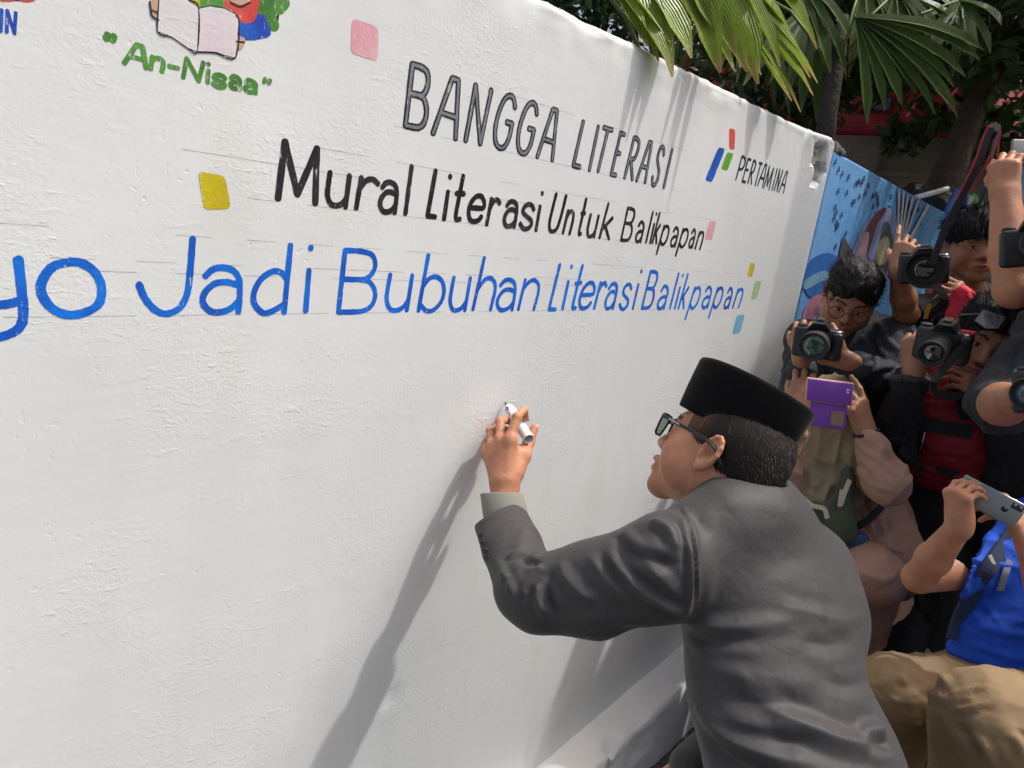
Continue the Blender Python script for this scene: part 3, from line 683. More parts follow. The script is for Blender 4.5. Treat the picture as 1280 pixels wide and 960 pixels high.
for nm, pts, m_, sm, lay in mu: patch(nm, pts, m_, mw, lay, sm=sm, plane=PL)
wr = c_('mural_white', (.72, .74, .74))
for i, (x0, y0, x1, y1, w) in enumerate([(1122, 236, 1121, 310, 1.2), (1128, 239, 1122, 310, 1.2), (1133, 243, 1123, 310, 1.2), (1139, 246, 1124, 312, 1.2), (1146, 249, 1124, 314, 1.4), (1158, 256, 1126, 316, 2), (1120, 308, 1122, 345, 2.4), (1122, 322, 1136, 325, 3), (1125, 330, 1128, 350, 2)]):
    dx, dy = x1 - x0, y1 - y0; l_ = math.hypot(dx, dy); ox, oy = -dy / l_ * w, dx / l_ * w
    patch('painted_ray', [(x0 + ox, y0 + oy), (x1 + ox, y1 + oy), (x1 - ox, y1 - oy), (x0 - ox, y0 - oy)], wr, mw, 5 + i, plane=PL)
mb = MB(); dk = mat('mural_dash_blue', (.02, .05, .13), .6); k = 0
for _ in range(300):
    x = rnd.uniform(1040, 1172); y = rnd.uniform(200, 330)
    if y < 202 + (x - 1045) * .56 or y > 330 - abs(x - 1100) * .3 or (1062 < x < 1127 and y > 262) or k > 44: continue
    k += 1; V = [ray_plane(x + a, y + b, *PL) - nv * .004 for a, b in ((-.9, -3.6), (.9, -3.2), (.3, 3.4), (-1.4, 3))]; mb.add(V, [(0, 1, 2, 3)])
mb.build('painted_dashes', dk, mw, smooth=False, kind='stuff', label='short dark raindrop dashes on the blue paint')
# grey crumbled cap where the two walls meet
mb = MB(); q0 = A0 + dv * .05 + nv * .05 + np.array([0, 0, zt + .005])
f = Field(q0 - .14, q0 + .14, .008); f.ell(q0, (.09, .05, .035), .01); f.ell(q0 + dv * .08 - [0, 0, .005], (.05, .045, .02), .02); V, Q = f.mesh(); V = V + normals(V, Q) * (fbm(V, 30, 3)[:, None] * .012)
mesh('broken_cap', V, Q, mat('dark_weathered_concrete', (.09, .09, .095), .95, noise=.5, nscale=20, bump=.004, bscale=50), mw)

# ---- boards, pole and banner beyond the mural
def slab(name, pts, depth, th, m_, label, cat, parent=None):
    V = [at(px, py, depth if not hasattr(depth, '__len__') else depth[i]) for i, (px, py) in enumerate(pts)]
    nn = _n(np.cross(V[1] - V[0], V[2] - V[0])); nn = nn if nn.dot(R[:, 2]) > 0 else -nn; n_ = len(V)
    W_ = V + [v + nn * th for v in V]; F = [tuple(range(n_)), tuple(range(n_, 2 * n_))[::-1]] + [(i, (i + 1) % n_, n_ + (i + 1) % n_, n_ + i) for i in range(n_)]
    if parent is not None: return mesh(name, W_, F, m_, parent, False, label=label)
    c = sum(V) / n_; c = np.array([c[0], c[1], min(v[2] for v in V)]); o = mesh(name, W_, F, m_, None, False, loc=c); return tag(o, label, cat)
t = thing('painted_panel', at(1190, 420, 4.7) * [1, 1, 0], 'tall blue and white striped panel with a green end, behind the photographers', 'panel')
slab('blue_board', [(1178, 272), (1196, 235), (1212, 243), (1196, 345), (1160, 345)], 4.6, .03, c_('board_blue', (.03, .13, .42)), None, None, t)
slab('white_edge', [(1212, 243), (1217, 246), (1203, 345), (1197, 345)], 4.58, .03, c_('board_white', (.75, .76, .76)), None, None, t)
slab('green_board', [(1217, 240), (1243, 268), (1236, 345), (1203, 345)], 4.62, .03, mat('board_green', (.05, .28, .06), .6, noise=.8, nscale=9, col2=(.25, .5, .05)), None, None, t)
mb = MB(); mb.tube([at(1145, 247, 4.5), at(1184, 236, 4.6)], .018, 12); o = mb.build('metal_pipe', M_white, None, loc=at(1145, 247, 4.5)); autosmooth(o); tag(o, 'pale pipe leaning out above the end of the mural wall', 'pipe')
t = thing('feather_banner', at(1272, 330, 3.6) * [1, 1, 0], 'white curved banner with blue and green streaks at the right edge', 'banner')
slab('banner_cloth', [(1267, 225), (1275, 206), (1290, 215), (1290, 300), (1280, 300)], 3.6, .006, mat('banner_cloth', (.7, .78, .8), .6, noise=1, nscale=12, col2=(.05, .35, .55)), None, None, t)
mb = MB(); mb.tube([at(1293, 340, 3.62), at(1291, 215, 3.62)], .01, 8); mb.build('banner_pole', M_white, t)
# black bin bag heap behind mural wall end
q = at(1160, 262, 5.2); f = Field(q - .4, q + .4, .02); f.ell(q - [0, 0, .12], (.2, .25, .25), .05); f.ell(q + [.05, .15, .08], (.1, .12, .12), .08); f.ell(q - [0, .2, .05], (.1, .12, .14), .08); V, Q = f.mesh(); V = V + normals(V, Q) * fbm(V, 9, 3)[:, None] * .03
o = mesh('water_tank', V, Q, mat('dark_sheet', (.015, .014, .014), .6, bump2=.02, b2scale=9), None, loc=q - [0, 0, .4]); o.name = 'tarp_heap'; tag(o, 'dark covered heap showing above the end of the mural wall', 'heap')

# ---- concrete wall and red building behind
cw = at(1100, 170, 6.9); ztop = cw[2]; o = thing('concrete_wall', (cw[0], 3, 0), 'weathered brown grey concrete wall behind the trees', 'wall')
M_conc = mat('weathered_concrete', (.34, .28, .22), .9, noise=.7, nscale=3, col2=(.18, .15, .12), bump=.01, bscale=30)
mb = MB(); mb.box((cw[0] + .1, 1.0, ztop / 2), (.1, 7.0, ztop / 2), bev=.01); mb.build('wall_body', M_conc, o)
for yk in (-3.5, -1.5, .5, 2.5, 4.5, 6.5): MB().box((cw[0] - .03, yk, ztop / 2 - .02), (.06, .12, ztop / 2 - .02), bev=.01).build('pilaster', M_conc, o)
MB().box((cw[0] - .012, 1.0, ztop - .35), (.02, 6.9, .03), bev=.005).build('string_course', M_conc, o)
b = thing('red_building', (11.5, 4, 0), 'red painted low building behind the concrete wall', 'building')
Mr = mat('red_wall_render', (.80, .10, .11), .7, noise=.4, nscale=2); MB().box((12, 4.2, 2.2), (1.5, 5, 2.2)).build('wall_block', Mr, b)
MB().box((11.9, 4.2, 4.48), (1.8, 5.3, .08)).build('roof_slab', mat('roof_orange', (.65, .14, .06), .7, noise=.5, nscale=3), b)
MB().box((10.3, 4.2, 3.45), (.18, 5.1, .05)).build('awning', mat('awning_red', (.5, .03, .05), .7), b)
for k, yk in enumerate((-.2, 1.6, 3.4, 5.2, 7.0)):
    fo = MB().box((10.49, yk, 3.85), (.03, .16, .10)).build('window_frame', mat('dark_red_frame', (.25, .02, .03), .6), b, False); MB().box((10.455, yk, 3.85), (.012, .13, .075)).build('pane', mat('dark_pane', (.02, .03, .04), .1), fo, False)

# ---- trees
M_leafd = mat('dark_leaf', (.045, .095, .022), .5, noise=.6, nscale=3, col2=(.07, .13, .03)); M_leafm = mat('mid_leaf', (.06, .12, .025), .5, noise=.6, nscale=3, col2=(.11, .17, .03))
M_bark = mat('brown_bark', (.13, .10, .075), .9, noise=.6, nscale=12, bump=.02, bscale=22)
for mm in (M_leafd, M_leafm):
    b_ = mm.node_tree.nodes['Principled BSDF']; b_.inputs['Transmission Weight'].default_value = 0
def crown(root, clumps, n, size, m_, seed):
    r = np.random.RandomState(seed); cl = np.array(clumps, float); w = cl[:, 3] ** 2; w /= w.sum(); ci = r.choice(len(cl), n, p=w)
    d = r.randn(n, 3); d /= np.linalg.norm(d, axis=1)[:, None]; rad = cl[ci, 3] * (.35 + .7 * r.rand(n) ** .6); c = cl[ci, :3] + d * rad[:, None] * [1, 1, .65]
    a = r.randn(n, 3) + [0, 0, -.5]; a /= np.linalg.norm(a, axis=1)[:, None]; b = np.cross(a, r.randn(n, 3)); b /= np.linalg.norm(b, axis=1)[:, None]; L = size * (.6 + .8 * r.rand(n))[:, None]
    V = np.stack([c - a * L, c + b * L * .42, c + a * L, c - b * L * .42], 1).reshape(-1, 3); F = np.arange(4 * n).reshape(n, 4)
    return mesh('crown', V, F, m_, root, False, kind='stuff')
def tree(base, clumps, n, size, m_, seed, trunk, label, limbs=5):
    root = thing('leafy_tree', base, label, 'tree', 'trees shading the yard'); mb = MB(); P = [np.array(p) for p in trunk]; nP = len(P)
    mb.tube(P, [.16 * (1 - .6 * i / (nP - 1)) for i in range(nP)], 12); tr = mb.build('trunk', M_bark, root); top = P[-1]
    for k, c in enumerate(clumps[:limbs]):
        c = np.array(c[:3]); s = P[-2] + (P[-1] - P[-2]) * (.3 + .5 * (k % 3) / 2); md = (s + c) / 2 + [0, 0, .15]
        MB().tube([s, md, c], [.06, .035, .015], 7).build('limb', M_bark, root)
    crown(root, clumps, n, size, m_, seed); return root
r5 = np.random.RandomState(3)
tb = at(1178, 235, 5.6); tb0 = tb * [1, 1, 0]
cl1 = [(r5.uniform(4.2, 6.6), r5.uniform(-1.5, 3.6), r5.uniform(3.45, 4.6), r5.uniform(.4, .75)) for _ in range(26)] + [tuple(at(px, py, d)) + (s,) for px, py, d, s in [(1150, 60, 6, .6), (1230, 30, 5.6, .6), (1100, 40, 6.4, .6), (1270, 100, 5.5, .45), (1040, 60, 6.2, .5), (1200, 150, 6.3, .25), (1130, 175, 6.4, .22), (1255, 170, 6, .35), (960, 60, 6.3, .6), (880, 10, 6.3, .6), (1290, 20, 5, .5), (1010, 150, 6.4, .3), (1145, 150, 6.3, .28), (1070, 118, 6.5, .25), (985, 140, 6.4, .3)]]
tree(tb0, cl1, 15500, .075, M_leafd, 1, [tb0, tb0 * .4 + tb * .6 + [.05, .05, 0], tb, at(1196, 190, 5.6), at(1220, 130, 5.6), at(1250, 80, 5.5), at(1275, 40, 5.4)], 'leaning tree with a grey brown trunk and dark crown in front of the concrete wall')
cl2 = [(r5.uniform(8, 10), r5.uniform(1, 9), r5.uniform(4.2, 7.5), r5.uniform(.8, 1.3)) for _ in range(26)]
tree(np.array([8.8, 4.6, 0]), cl2, 12000, .11, M_leafd, 2, [(8.8, 4.6, 0), (8.8, 4.7, 2), (8.9, 4.6, 4), (9, 4.5, 5)], 'broad dark tree rising behind the concrete wall near the red building')
cl4 = [(r5.uniform(8.2, 10.5), r5.uniform(-5, 1), r5.uniform(2.8, 6.5), r5.uniform(.8, 1.2)) for _ in range(24)]
tree(np.array([9.2, -2, 0]), cl4, 12500, .11, M_leafm, 7, [(9.2, -2, 0), (9.2, -2, 2), (9.3, -2, 3.5), (9.3, -1.9, 4.5)], 'dense tree beyond the concrete wall at the right edge of the picture')
# unseen tree added over the crowd, crown shaped to block the sun
cl3 = [(r5.uniform(3.0, 5.6), r5.uniform(-2.4, -.6), r5.uniform(3.35, 4.0), r5.uniform(.3, .45)) for _ in range(60)] + [(3.55 + .3 * k, .12, 3.55, .26) for k in range(7)]
tree(np.array([4.3, -2.6, 0]), cl3, 26000, .07, M_leafd, 4, [(4.3, -2.6, 0), (4.25, -2.4, 1.5), (4.2, -2.1, 2.8), (4.1, -1.7, 3.6)], 'unseen shade tree added over the crowd of photographers to block the sun', limbs=9)

# ---- fan palms hanging over the wall
def leafmat(name, c1, c2, c3):
    M = bpy.data.materials.new(name); M.use_nodes = True; N = M.node_tree; L = N.links; b = N.nodes['Principled BSDF']; b.inputs['Roughness'].default_value = .38
    a = N.nodes.new('ShaderNodeAttribute'); a.attribute_name = 'Col'; sp = N.nodes.new('ShaderNodeSeparateColor'); L.new(a.outputs['Color'], sp.inputs[0])
    wv = N.nodes.new('ShaderNodeMath'); wv.operation = 'SINE'; m0 = N.nodes.new('ShaderNodeMath'); m0.operation = 'MULTIPLY'; m0.inputs[1].default_value = 75; L.new(sp.outputs[1], m0.inputs[0]); L.new(m0.outputs[0], wv.inputs[0])
    bp = N.nodes.new('ShaderNodeBump'); bp.inputs['Distance'].default_value = .0012; L.new(wv.outputs[0], bp.inputs['Height']); L.new(bp.outputs[0], b.inputs['Normal'])
    nz = N.nodes.new('ShaderNodeTexNoise'); nz.inputs['Scale'].default_value = 9; mx = N.nodes.new('ShaderNodeMix'); mx.data_type = 'RGBA'; mx.inputs[6].default_value = (*c1, 1); mx.inputs[7].default_value = (*c2, 1); L.new(nz.outputs[0], mx.inputs[0])
    mr = N.nodes.new('ShaderNodeMapRange'); mr.inputs[1].default_value = .86; mr.inputs[2].default_value = 1.0; L.new(sp.outputs[0], mr.inputs[0])
    m2 = N.nodes.new('ShaderNodeMix'); m2.data_type = 'RGBA'; L.new(mx.outputs[2], m2.inputs[6]); m2.inputs[7].default_value = (*c3, 1); L.new(mr.outputs[0], m2.inputs[0]); L.new(m2.outputs[2], b.inputs['Base Color'])
    tr = N.nodes.new('ShaderNodeBsdfTranslucent'); L.new(m2.outputs[2], tr.inputs['Color']); ms = N.nodes.new('ShaderNodeMixShader'); ms.inputs[0].default_value = .3
    L.new(b.outputs[0], ms.inputs[1]); L.new(tr.outputs[0], ms.inputs[2]); L.new(ms.outputs[0], N.nodes['Material Output'].inputs[0]); return M
M_palm1 = leafmat('palm_leaf_bright', (.17, .28, .025), (.32, .40, .05), (.48, .34, .12)); M_palm2 = leafmat('palm_leaf_dark', (.07, .14, .025), (.14, .22, .045), (.26, .22, .08))
def leaflet(P, w, m_, parent, nrm):
    """pleated strip following P (list of points)"""
    n = len(P); V = []; F = []; Cc = []
    for i, p in enumerate(P):
        t_ = _n(P[min(i + 1, n - 1)] - P[max(i - 1, 0)]); s = _n(np.cross(t_, nrm)); u = np.cross(s, t_); f = i / (n - 1)
        ww = w * (.35 + 1.3 * f if f < .5 else 1.0) * (1 if f < .8 else max(.12, (1 - f) / .2)); ww = min(ww, w)
        for j, (a, h) in enumerate(((-1, .32), (-.5, .02), (0, -.16), (.5, .02), (1, .32))): V.append(p + s * a * ww / 2 + u * h * ww * .55); Cc.append((f, (a + 1) / 2, 0))
    for i in range(n - 1):
        for j in range(4): F.append((i * 5 + j, i * 5 + j + 1, i * 5 + 6 + j, i * 5 + 5 + j))
    return mesh('leaflet', V, F, m_, parent, True, col=np.array(Cc))
def fan(root, base, hub, dirs, droop, w, m_, nrm, seed):
    r = random.Random(seed); st = MB().tube([base, (base + hub) / 2 + [0, 0, .06], hub], [.008, .006, .005], 7).build('frond', mat('palm_stalk', (.12, .17, .04), .5), root)
    for (d, L) in dirs:
        P = []; d = np.asarray(d, float); n = 10
        for i in range(n):
            f = i / (n - 1); P.append(hub + d * L * (f - .12 * f ** 3) + np.array([0, 0, -1.]) * droop * L * f ** 2.4 * r.uniform(.95, 1.05))
        leaflet(P, w * r.uniform(.8, 1.15), m_, st, nrm)
    return st
def fan_to(root, base, hub, tips, w, m_, seed, droop=.28):
    dirs = []
    for tp in tips:
        v = tp + np.array([0, 0, 1.]) * droop * np.linalg.norm(tp - hub) * .9 - hub; dirs.append((_n(v), np.linalg.norm(v) * 1.08))
    c = sum(np.array(d) for d, _ in dirs); nrm = _n(np.cross(dirs[0][0], dirs[-1][0])) if len(dirs) > 1 else np.array([0, 0, 1.])
    if nrm[2] < 0: nrm = -nrm
    return fan(root, base, hub, dirs, droop, w, m_, nrm + np.array([0, 0, .3]), seed)
pr = thing('fan_palm', (2.2, 1.45, 0), 'yellow green fan palm drooping over the top of the white wall', 'palm')
MB().tube([(2.2, 1.45, 0), (2.18, 1.43, 1.2), (2.2, 1.42, 2.2)], [.035, .03, .025], 10).build('stem', M_bark, pr)
crn = np.array([2.2, 1.42, 2.2])
def T(px, py, d): return at(px, py, d)
fan_to(pr, crn, T(800, -60, 1.85), [T(1034, 100, 2.2), T(1028, 118, 2.15), T(1012, 140, 2.15), T(1000, 128, 2.05), T(990, 108, 2.05), T(960, 95, 1.95), T(925, 92, 1.9), T(895, 72, 1.85), T(860, 62, 1.8)], .072, M_palm1, 1, .22)
fan_to(pr, crn, T(850, -70, 2.2), [T(1000, 48, 2.45), T(985, 30, 2.4), T(1010, 75, 2.5), T(1022, 98, 2.45), T(975, 60, 2.35), T(945, 72, 2.3), T(915, 60, 2.2)], .072, M_palm1, 2, .2)
fan_to(pr, crn, T(760, -70, 1.65), [T(870, 78, 1.62), T(858, 30, 1.66), T(845, 100, 1.60), T(832, 48, 1.62), T(805, 40, 1.58), T(780, 15, 1.6), T(755, 5, 1.6)], .06, M_palm1, 3, .25)
fan_to(pr, crn, T(910, -40, 2.0), [T(926, 92, 1.9), T(917, 58, 1.92), T(900, 85, 1.95), T(938, 40, 1.95)], .05, M_palm1, 8, .3)
fan_to(pr, crn, T(880, -90, 1.9), [T(1030, 60, 2.1), T(1018, 20, 2.1), T(1000, 5, 2.1), T(980, 90, 2.0), T(950, 105, 1.95), T(935, 60, 1.95)], .072, M_palm1, 11, .2)
fan_to(pr, crn, T(700, -80, 1.6), [T(815, 60, 1.56), T(800, 20, 1.6), T(830, 80, 1.58), T(780, 8, 1.6), T(850, 95, 1.58), T(845, 55, 1.6)], .06, M_palm1, 12, .22)
fan_to(pr, crn, T(820, -90, 1.72), [T(905, 50, 1.7), T(925, 70, 1.72), T(940, 95, 1.74), T(885, 40, 1.7), T(955, 110, 1.78), T(905, 100, 1.7)], .065, M_palm1, 13, .22)
pd = thing('fan_palm', (3.3, 1.75, 0), 'dark green fan palm behind the far end of the white wall', 'palm')
MB().tube([(3.3, 1.75, 0), at(1028, 200, 3.0), at(1035, 140, 3.0), at(1048, 60, 3.0), at(1055, 20, 3.0)], [.05, .045, .04, .035, .02], 10).build('stem', mat('dark_fibrous_stem', (.05, .038, .028), .95, noise=.6, nscale=25, bump=.008, bscale=50), pd); c2 = at(1045, 90, 3.0)
fan_to(pd, c2, at(1070, 20, 2.9), [at(px, py, 2.9) for px, py in [(1240, 58), (1235, 72), (1215, 95), (1200, 108), (1190, 125), (1175, 145), (1205, 148), (1150, 120), (1130, 135), (1108, 142), (1085, 160)]], .05, M_palm2, 4, .18)
fan_to(pd, c2, at(1080, -30, 3.1), [at(px, py, 3.0) for px, py in [(1130, 55), (1115, 40), (1090, 70), (1155, 45), (1060, 100), (1185, 50), (1230, 28), (1245, 45)]], .048, M_palm2, 5, .25)
fan_to(pd, c2, at(1120, -10, 3.0), [at(px, py, 2.95) for px, py in [(1100, 78), (1128, 72), (1150, 52), (1170, 80), (1195, 40), (1225, 60), (1150, 100)]], .045, M_palm2, 14, .35)
fan_to(pd, c2, at(990, -30, 3.0), [at(px, py, 2.95) for px, py in [(1062, 98), (1045, 60), (1020, 70), (1070, 55), (1040, 100)]], .045, M_palm2, 15, .3)
fan_to(pd, c2, at(1200, 0, 3.0), [at(px, py, 2.9) for px, py in [(1160, 60), (1155, 95), (1190, 100), (1215, 85), (1240, 70), (1255, 30)]], .045, M_palm2, 16, .3)
fan_to(pd, c2, at(1010, 10, 3.2), [at(px, py, 3.1) for px, py in [(1060, 105), (1040, 120), (1000, 150), (985, 120), (960, 110), (940, 100), (925, 112), (1020, 160)]], .05, M_palm2, 6, .3)
fan_to(pd, c2, at(930, -20, 3.3), [at(px, py, 3.2) for px, py in [(900, 90), (920, 110), (945, 125), (970, 140), (880, 60), (990, 155), (860, 50)]], .05, M_palm2, 7, .3)

# ================================================================== PEOPLE
def head_mesh(h, neck=(0, -.06, -.19), lipc=(.78, .52, .52), stub=.0, eyes=True, brows=True, mouth=0.0, wide=1.0, detail=True, nr=.056, slim=1.0):
    """head in its own frame: x right, y forward, z up"""
    f = Field((-.11, -.15, -.24), (.11, .14, .14), h); nk = np.array(neck)
    f.ell((0, -.012, .030), (.075 * wide, .096, .086), 0); f.ell((0, .028, -.03), (.062 * wide * slim, .056, .078 * (.5 + .5 * slim)), .03)
    for s in (-1, 1):
        f.cone((s * .050 * slim, .0, -.05), (s * .013, .066, -.094), .019 * slim, .015 * slim, .03)
        f.ell((s * .040 * wide, .050, -.030), (.026, .026, .028), .03)
        f.ell((s * .058 * wide * slim, .022, -.045), (.016 * slim, .03, .035), .03)
    f.ell((0, .070, -.098), (.020, .018, .016), .022)
    f.cone((-.032, .073, .021), (.032, .073, .021), .012, .012, .02)
    f.cone((0, .080, .010), (0, .1035, -.028), .0085, .0105, .014)
    for s in (-1, 1): f.ell((s * .013, .091, -.033), (.0085, .011, .008), .008)
    for s in (-1, 1): f.ell((s * .032, .100, .002), (.019, .020, .013), .012, True)
    for s in (-1, 1): f.ell((s * .031, .0715, -.001), (.0165, .0150, .0125), .005)
    for s in (-1, 1): f.cone((s * .044, .071, .001), (s * .020, .085, .003), .0012, .0012, .003, True)
    f.ell((0, .076, -.064), (.027, .021, .019), .016)
    f.chain([(-.023, .082, -.0645), (-.008, .0965, -.0585), (0, .096, -.060), (.008, .0965, -.0585), (.023, .082, -.0645)], .0046, .006)
    f.chain([(-.020, .083, -.0675 - mouth), (0, .094, -.0735 - mouth), (.020, .083, -.0675 - mouth)], .0055, .006)
    f.chain([(-.025, .088, -.0655), (0, .1035, -.0655 - mouth * .5), (.025, .088, -.0655)], .0016 + mouth * .3, .003, True)
    if detail:
        for s in (-1, 1): f.ell((s * .0065, .097, -.043), (.0035, .005, .003), .003, True)
    for s in (-1, 1):
        e = np.array([s * .0775 * wide, -.014, -.004]); ax = frame((s * -.35, .95, .15), (0, -.18, 1)); 
        f.ell(e, (.007, .017, .030), .006, ax=ax)
        f.ell(e + [s * .009, .003, .003], (.008, .010, .017), .003, True, ax=ax)
        ring = [e + ax[1] * (math.cos(a) * .0155) + ax[2] * (.002 + math.sin(a) * .0285) + ax[0] * s * .005 for a in np.linspace(-.9, 3.6, 10)]
        f.chain(ring, .0035, .003); f.ell(e + [s * .004, .008, -.026], (.0055, .008, .009), .005)
        f.ell(e + [s * .002, .0135, -.006], (.004, .004, .006), .004)
    f.cone((0, -.025, -.05), nk, nr, nr * 1.04, .03)
    V, Q = f.mesh(); V = relax(V, Q, 1, .3); Cc = np.ones((len(V), 3)); x, y, z = V.T
    def blob(m_, c): 
        nonlocal Cc
        m_ = np.clip(m_, 0, 1)[:, None]; Cc = Cc * (1 - m_) + m_ * np.array(c)
    lip = 1.5 - np.sqrt((x / .024) ** 2 + ((z + .066 + mouth * .5) / (.0105 + mouth)) ** 2) * 1.5; blob(np.where(y > .082, lip * 2.2, 0), lipc)
    if stub:
        bd = (z < -.045) & (z > -.12) & (y > .0); blob(np.where(bd, stub * np.clip((-.04 - z) / .02, 0, 1), 0), (.55, .5, .48))
        mu_ = 1.4 - np.sqrt((x / .022) ** 2 + ((z + .0485) / .0055) ** 2); blob(np.where(y > .085, mu_ * stub * 1.6, 0), (.3, .27, .25))
    if brows:
        for s in (-1, 1):
            t_ = (x * s - .012) / .036; bz = .0225 + .007 * np.sin(np.clip(t_, 0, 1) * 2.6) - .002
            b_ = (1 - ((z - bz) / .0045) ** 2) * (t_ > 0) * (t_ < 1) * (y > .05); blob(b_ * 1.5, (.07, .06, .06))
    if eyes:
        for s in (-1, 1):
            d = np.sqrt(((x * s - .031) / .0135) ** 2 + ((z + .001) / .0045) ** 2); blob(np.where(y > .06, (1.15 - d) * 4, 0), (1.2, 1.7, 2.0))
            d = np.sqrt(((x * s - .030) / .0058) ** 2 + ((z + .001) / .0055) ** 2); blob(np.where(y > .06, (1.1 - d) * 4, 0), (.05, .05, .06))
            u_ = 1 - ((z - .0045 + ((x * s - .031) / .014) ** 2 * .004) / .0016) ** 2; blob(np.where((y > .06) & (np.abs(x * s - .031) < .015), u_, 0), (.10, .09, .09))
    for s in (-1, 1):
        d = np.sqrt((x * s - .0865) ** 2 + (y + .010) ** 2 + (z + .001) ** 2); blob(.85 * (1.3 - d / .012), (.42, .25, .22))
    ck = np.sqrt((np.abs(x) - .045) ** 2 + (z + .03) ** 2) / .03; blob(np.where(y > .02, .25 * (1 - ck), 0), (1.05, .85, .8))
    return V, Q, Cc
def place(V, o, ax, s=1.0):
    return np.asarray(o) + (np.asarray(V) * s) @ ax
def hair_cap(h, style='short', seed=0, len_=.0):
    f = Field((-.13, -.16, -.10), (.13, .14, .17), h)
    f.ell((0, -.014, .036), (.082, .102, .092), 0); f.ell((0, .02, .075), (.070, .078, .060), .02)
    if style == 'back': f.ell((0, -.015, .068), (.080, .094, .054), .02)
    if style == 'fringe': f.ell((0, .055, .06), (.068, .042, .045), .02); f.ell((0, -.01, .06), (.092, .1, .07), .02)
    f.ell((0, .105, -.045), (.085, .062, .098 if style != 'fringe' else .085), .008, True)
    for s in (-1, 1): f.ell((s * .078, .02, -.07), (.03, .055, .062), .006, True)
    f.ell((0, -.05, -.13), (.09, .10, .07), .006, True)
    V, Q = f.mesh(); N = normals(V, Q); V = V + N * (vnoise(V * [1, .35, .35], 120, seed) * .0035 + fbm(V, 35, 2, seed) * .006)[:, None]
    return V, Q
def tuft(V, Q, n, L, w, comb, seed, curl=.3, lift=.35):
    """short tapered locks growing out of a surface"""
    r = np.random.RandomState(seed); N = normals(V, Q); i = r.choice(len(V), n); p = V[i]; nn = N[i]
    c = comb(p) if callable(comb) else np.tile(comb, (n, 1)); t = c - nn * (c * nn).sum(1)[:, None]; t += r.randn(n, 3) * curl; t /= np.linalg.norm(t, axis=1)[:, None]
    l = L * (.5 + r.rand(n))[:, None]; s = np.cross(nn, t); s /= np.linalg.norm(s, axis=1)[:, None]
    a = p - nn * .002; b = p + nn * l * lift * .7 + t * l * .5; e = p + nn * l * lift * .7 + t * l
    VV = np.stack([a - s * w, a + s * w, b + s * w * .7, b - s * w * .7, e], 1).reshape(-1, 3); k = np.arange(n)[:, None] * 5
    F = np.concatenate([k + [0, 1, 2, 3], k + [3, 2, 4, 4]]) 
    return VV, [tuple(q) for q in (k + [0, 1, 2, 3])] + [tuple(q) for q in (k + [3, 2, 4])]

def hand_template(curl=(55, 65, 40), spread=8, thumb=(35, 25, 20), thumb_out=50, side=1):
    """joints of a relaxed/gripping hand. local frame: x towards the thumb side, y back of hand, z towards the fingers"""
    J = {}; kx = [.030, .010, -.010, -.028]; kz = [.088, .092, .087, .078]; ln = [(.042, .026, .022), (.046, .030, .023), (.043, .027, .022), (.034, .021, .020)]
    cs = curl if hasattr(curl[0], '__len__') else [curl] * 4
    for i in range(4):
        p = np.array([kx[i], 0, kz[i]]); P = [p]; a = 0; sp = math.radians((1.5 - i) * spread)
        for L, c in zip(ln[i], cs[i]):
            a += math.radians(c); d = np.array([math.sin(sp) * math.cos(a), -math.sin(a), math.cos(a) * math.cos(sp)]); p = p + d * L; P.append(p)
        J[i] = P
    p = np.array([.022, -.008, .025]); P = [p]; to = math.radians(thumb_out); a = 0
    for L, c in zip((.042, .032, .026), thumb):
        a += math.radians(c); d = np.array([math.sin(to) * math.cos(a * .6) - .2 * math.sin(a), -math.sin(a), math.cos(to) * math.cos(a * .3) + .3 * math.sin(a)]); p = p + _n(d) * L; P.append(p)
    J['t'] = P; return J
def hand_field(f, W, J=None, s=1.0, fat=1.0, wrist_r=.026):
    """W: 4x... (origin, axes rows x,y,z)"""
    o, ax = W; T_ = lambda p: o + (np.asarray(p) * s) @ ax
    n_ = ax[1]; fl = (n_, .62)
    for i in range(4):
        P = [T_(p) for p in J[i]]; base = T_((J[i][0][0] * .62, -.003, .02))
        f.cone(base, P[0], .0165 * s * fat, .0125 * s * fat, .014)
        rr_ = [.0098, .0088, .0080, .0070] if i != 3 else [.0088, .0077, .007, .0062]
        f.chain(P, [r * s * fat for r in rr_], .0025)
        f.ell(P[0] + n_ * .002, .0108 * s * fat, .006); f.ell(P[1], (.0094 if i != 3 else .0082) * s * fat, .003)
    P = [T_(p) for p in J['t']]; f.chain(P, [.016 * s * fat, .0125 * s * fat, .0105 * s * fat, .0085 * s * fat], .008)
    f.cone(T_((0, 0, -.01)), T_((.0, -.002, .06)), wrist_r * s, .030 * s * fat, .012, flat=fl)
    return f
SKINC = (1, 1, 1)
def obj_axes(z, y):
    z = _n(z); y = np.asarray(y, float); y = _n(y - z * y.dot(z)); x = np.cross(y, z); return np.array([x, y, z])

def ellipse_body(f, segs, n_, k=.03):
    """segs: list of (centre, half width, half thickness) lofted with a flattened section facing n_"""
    for (a, wa, ta), (b, wb, tb_) in zip(segs[:-1], segs[1:]):
        f.cone(a, b, wa, wb, k, flat=(n_, (ta + tb_) / (wa + wb)))

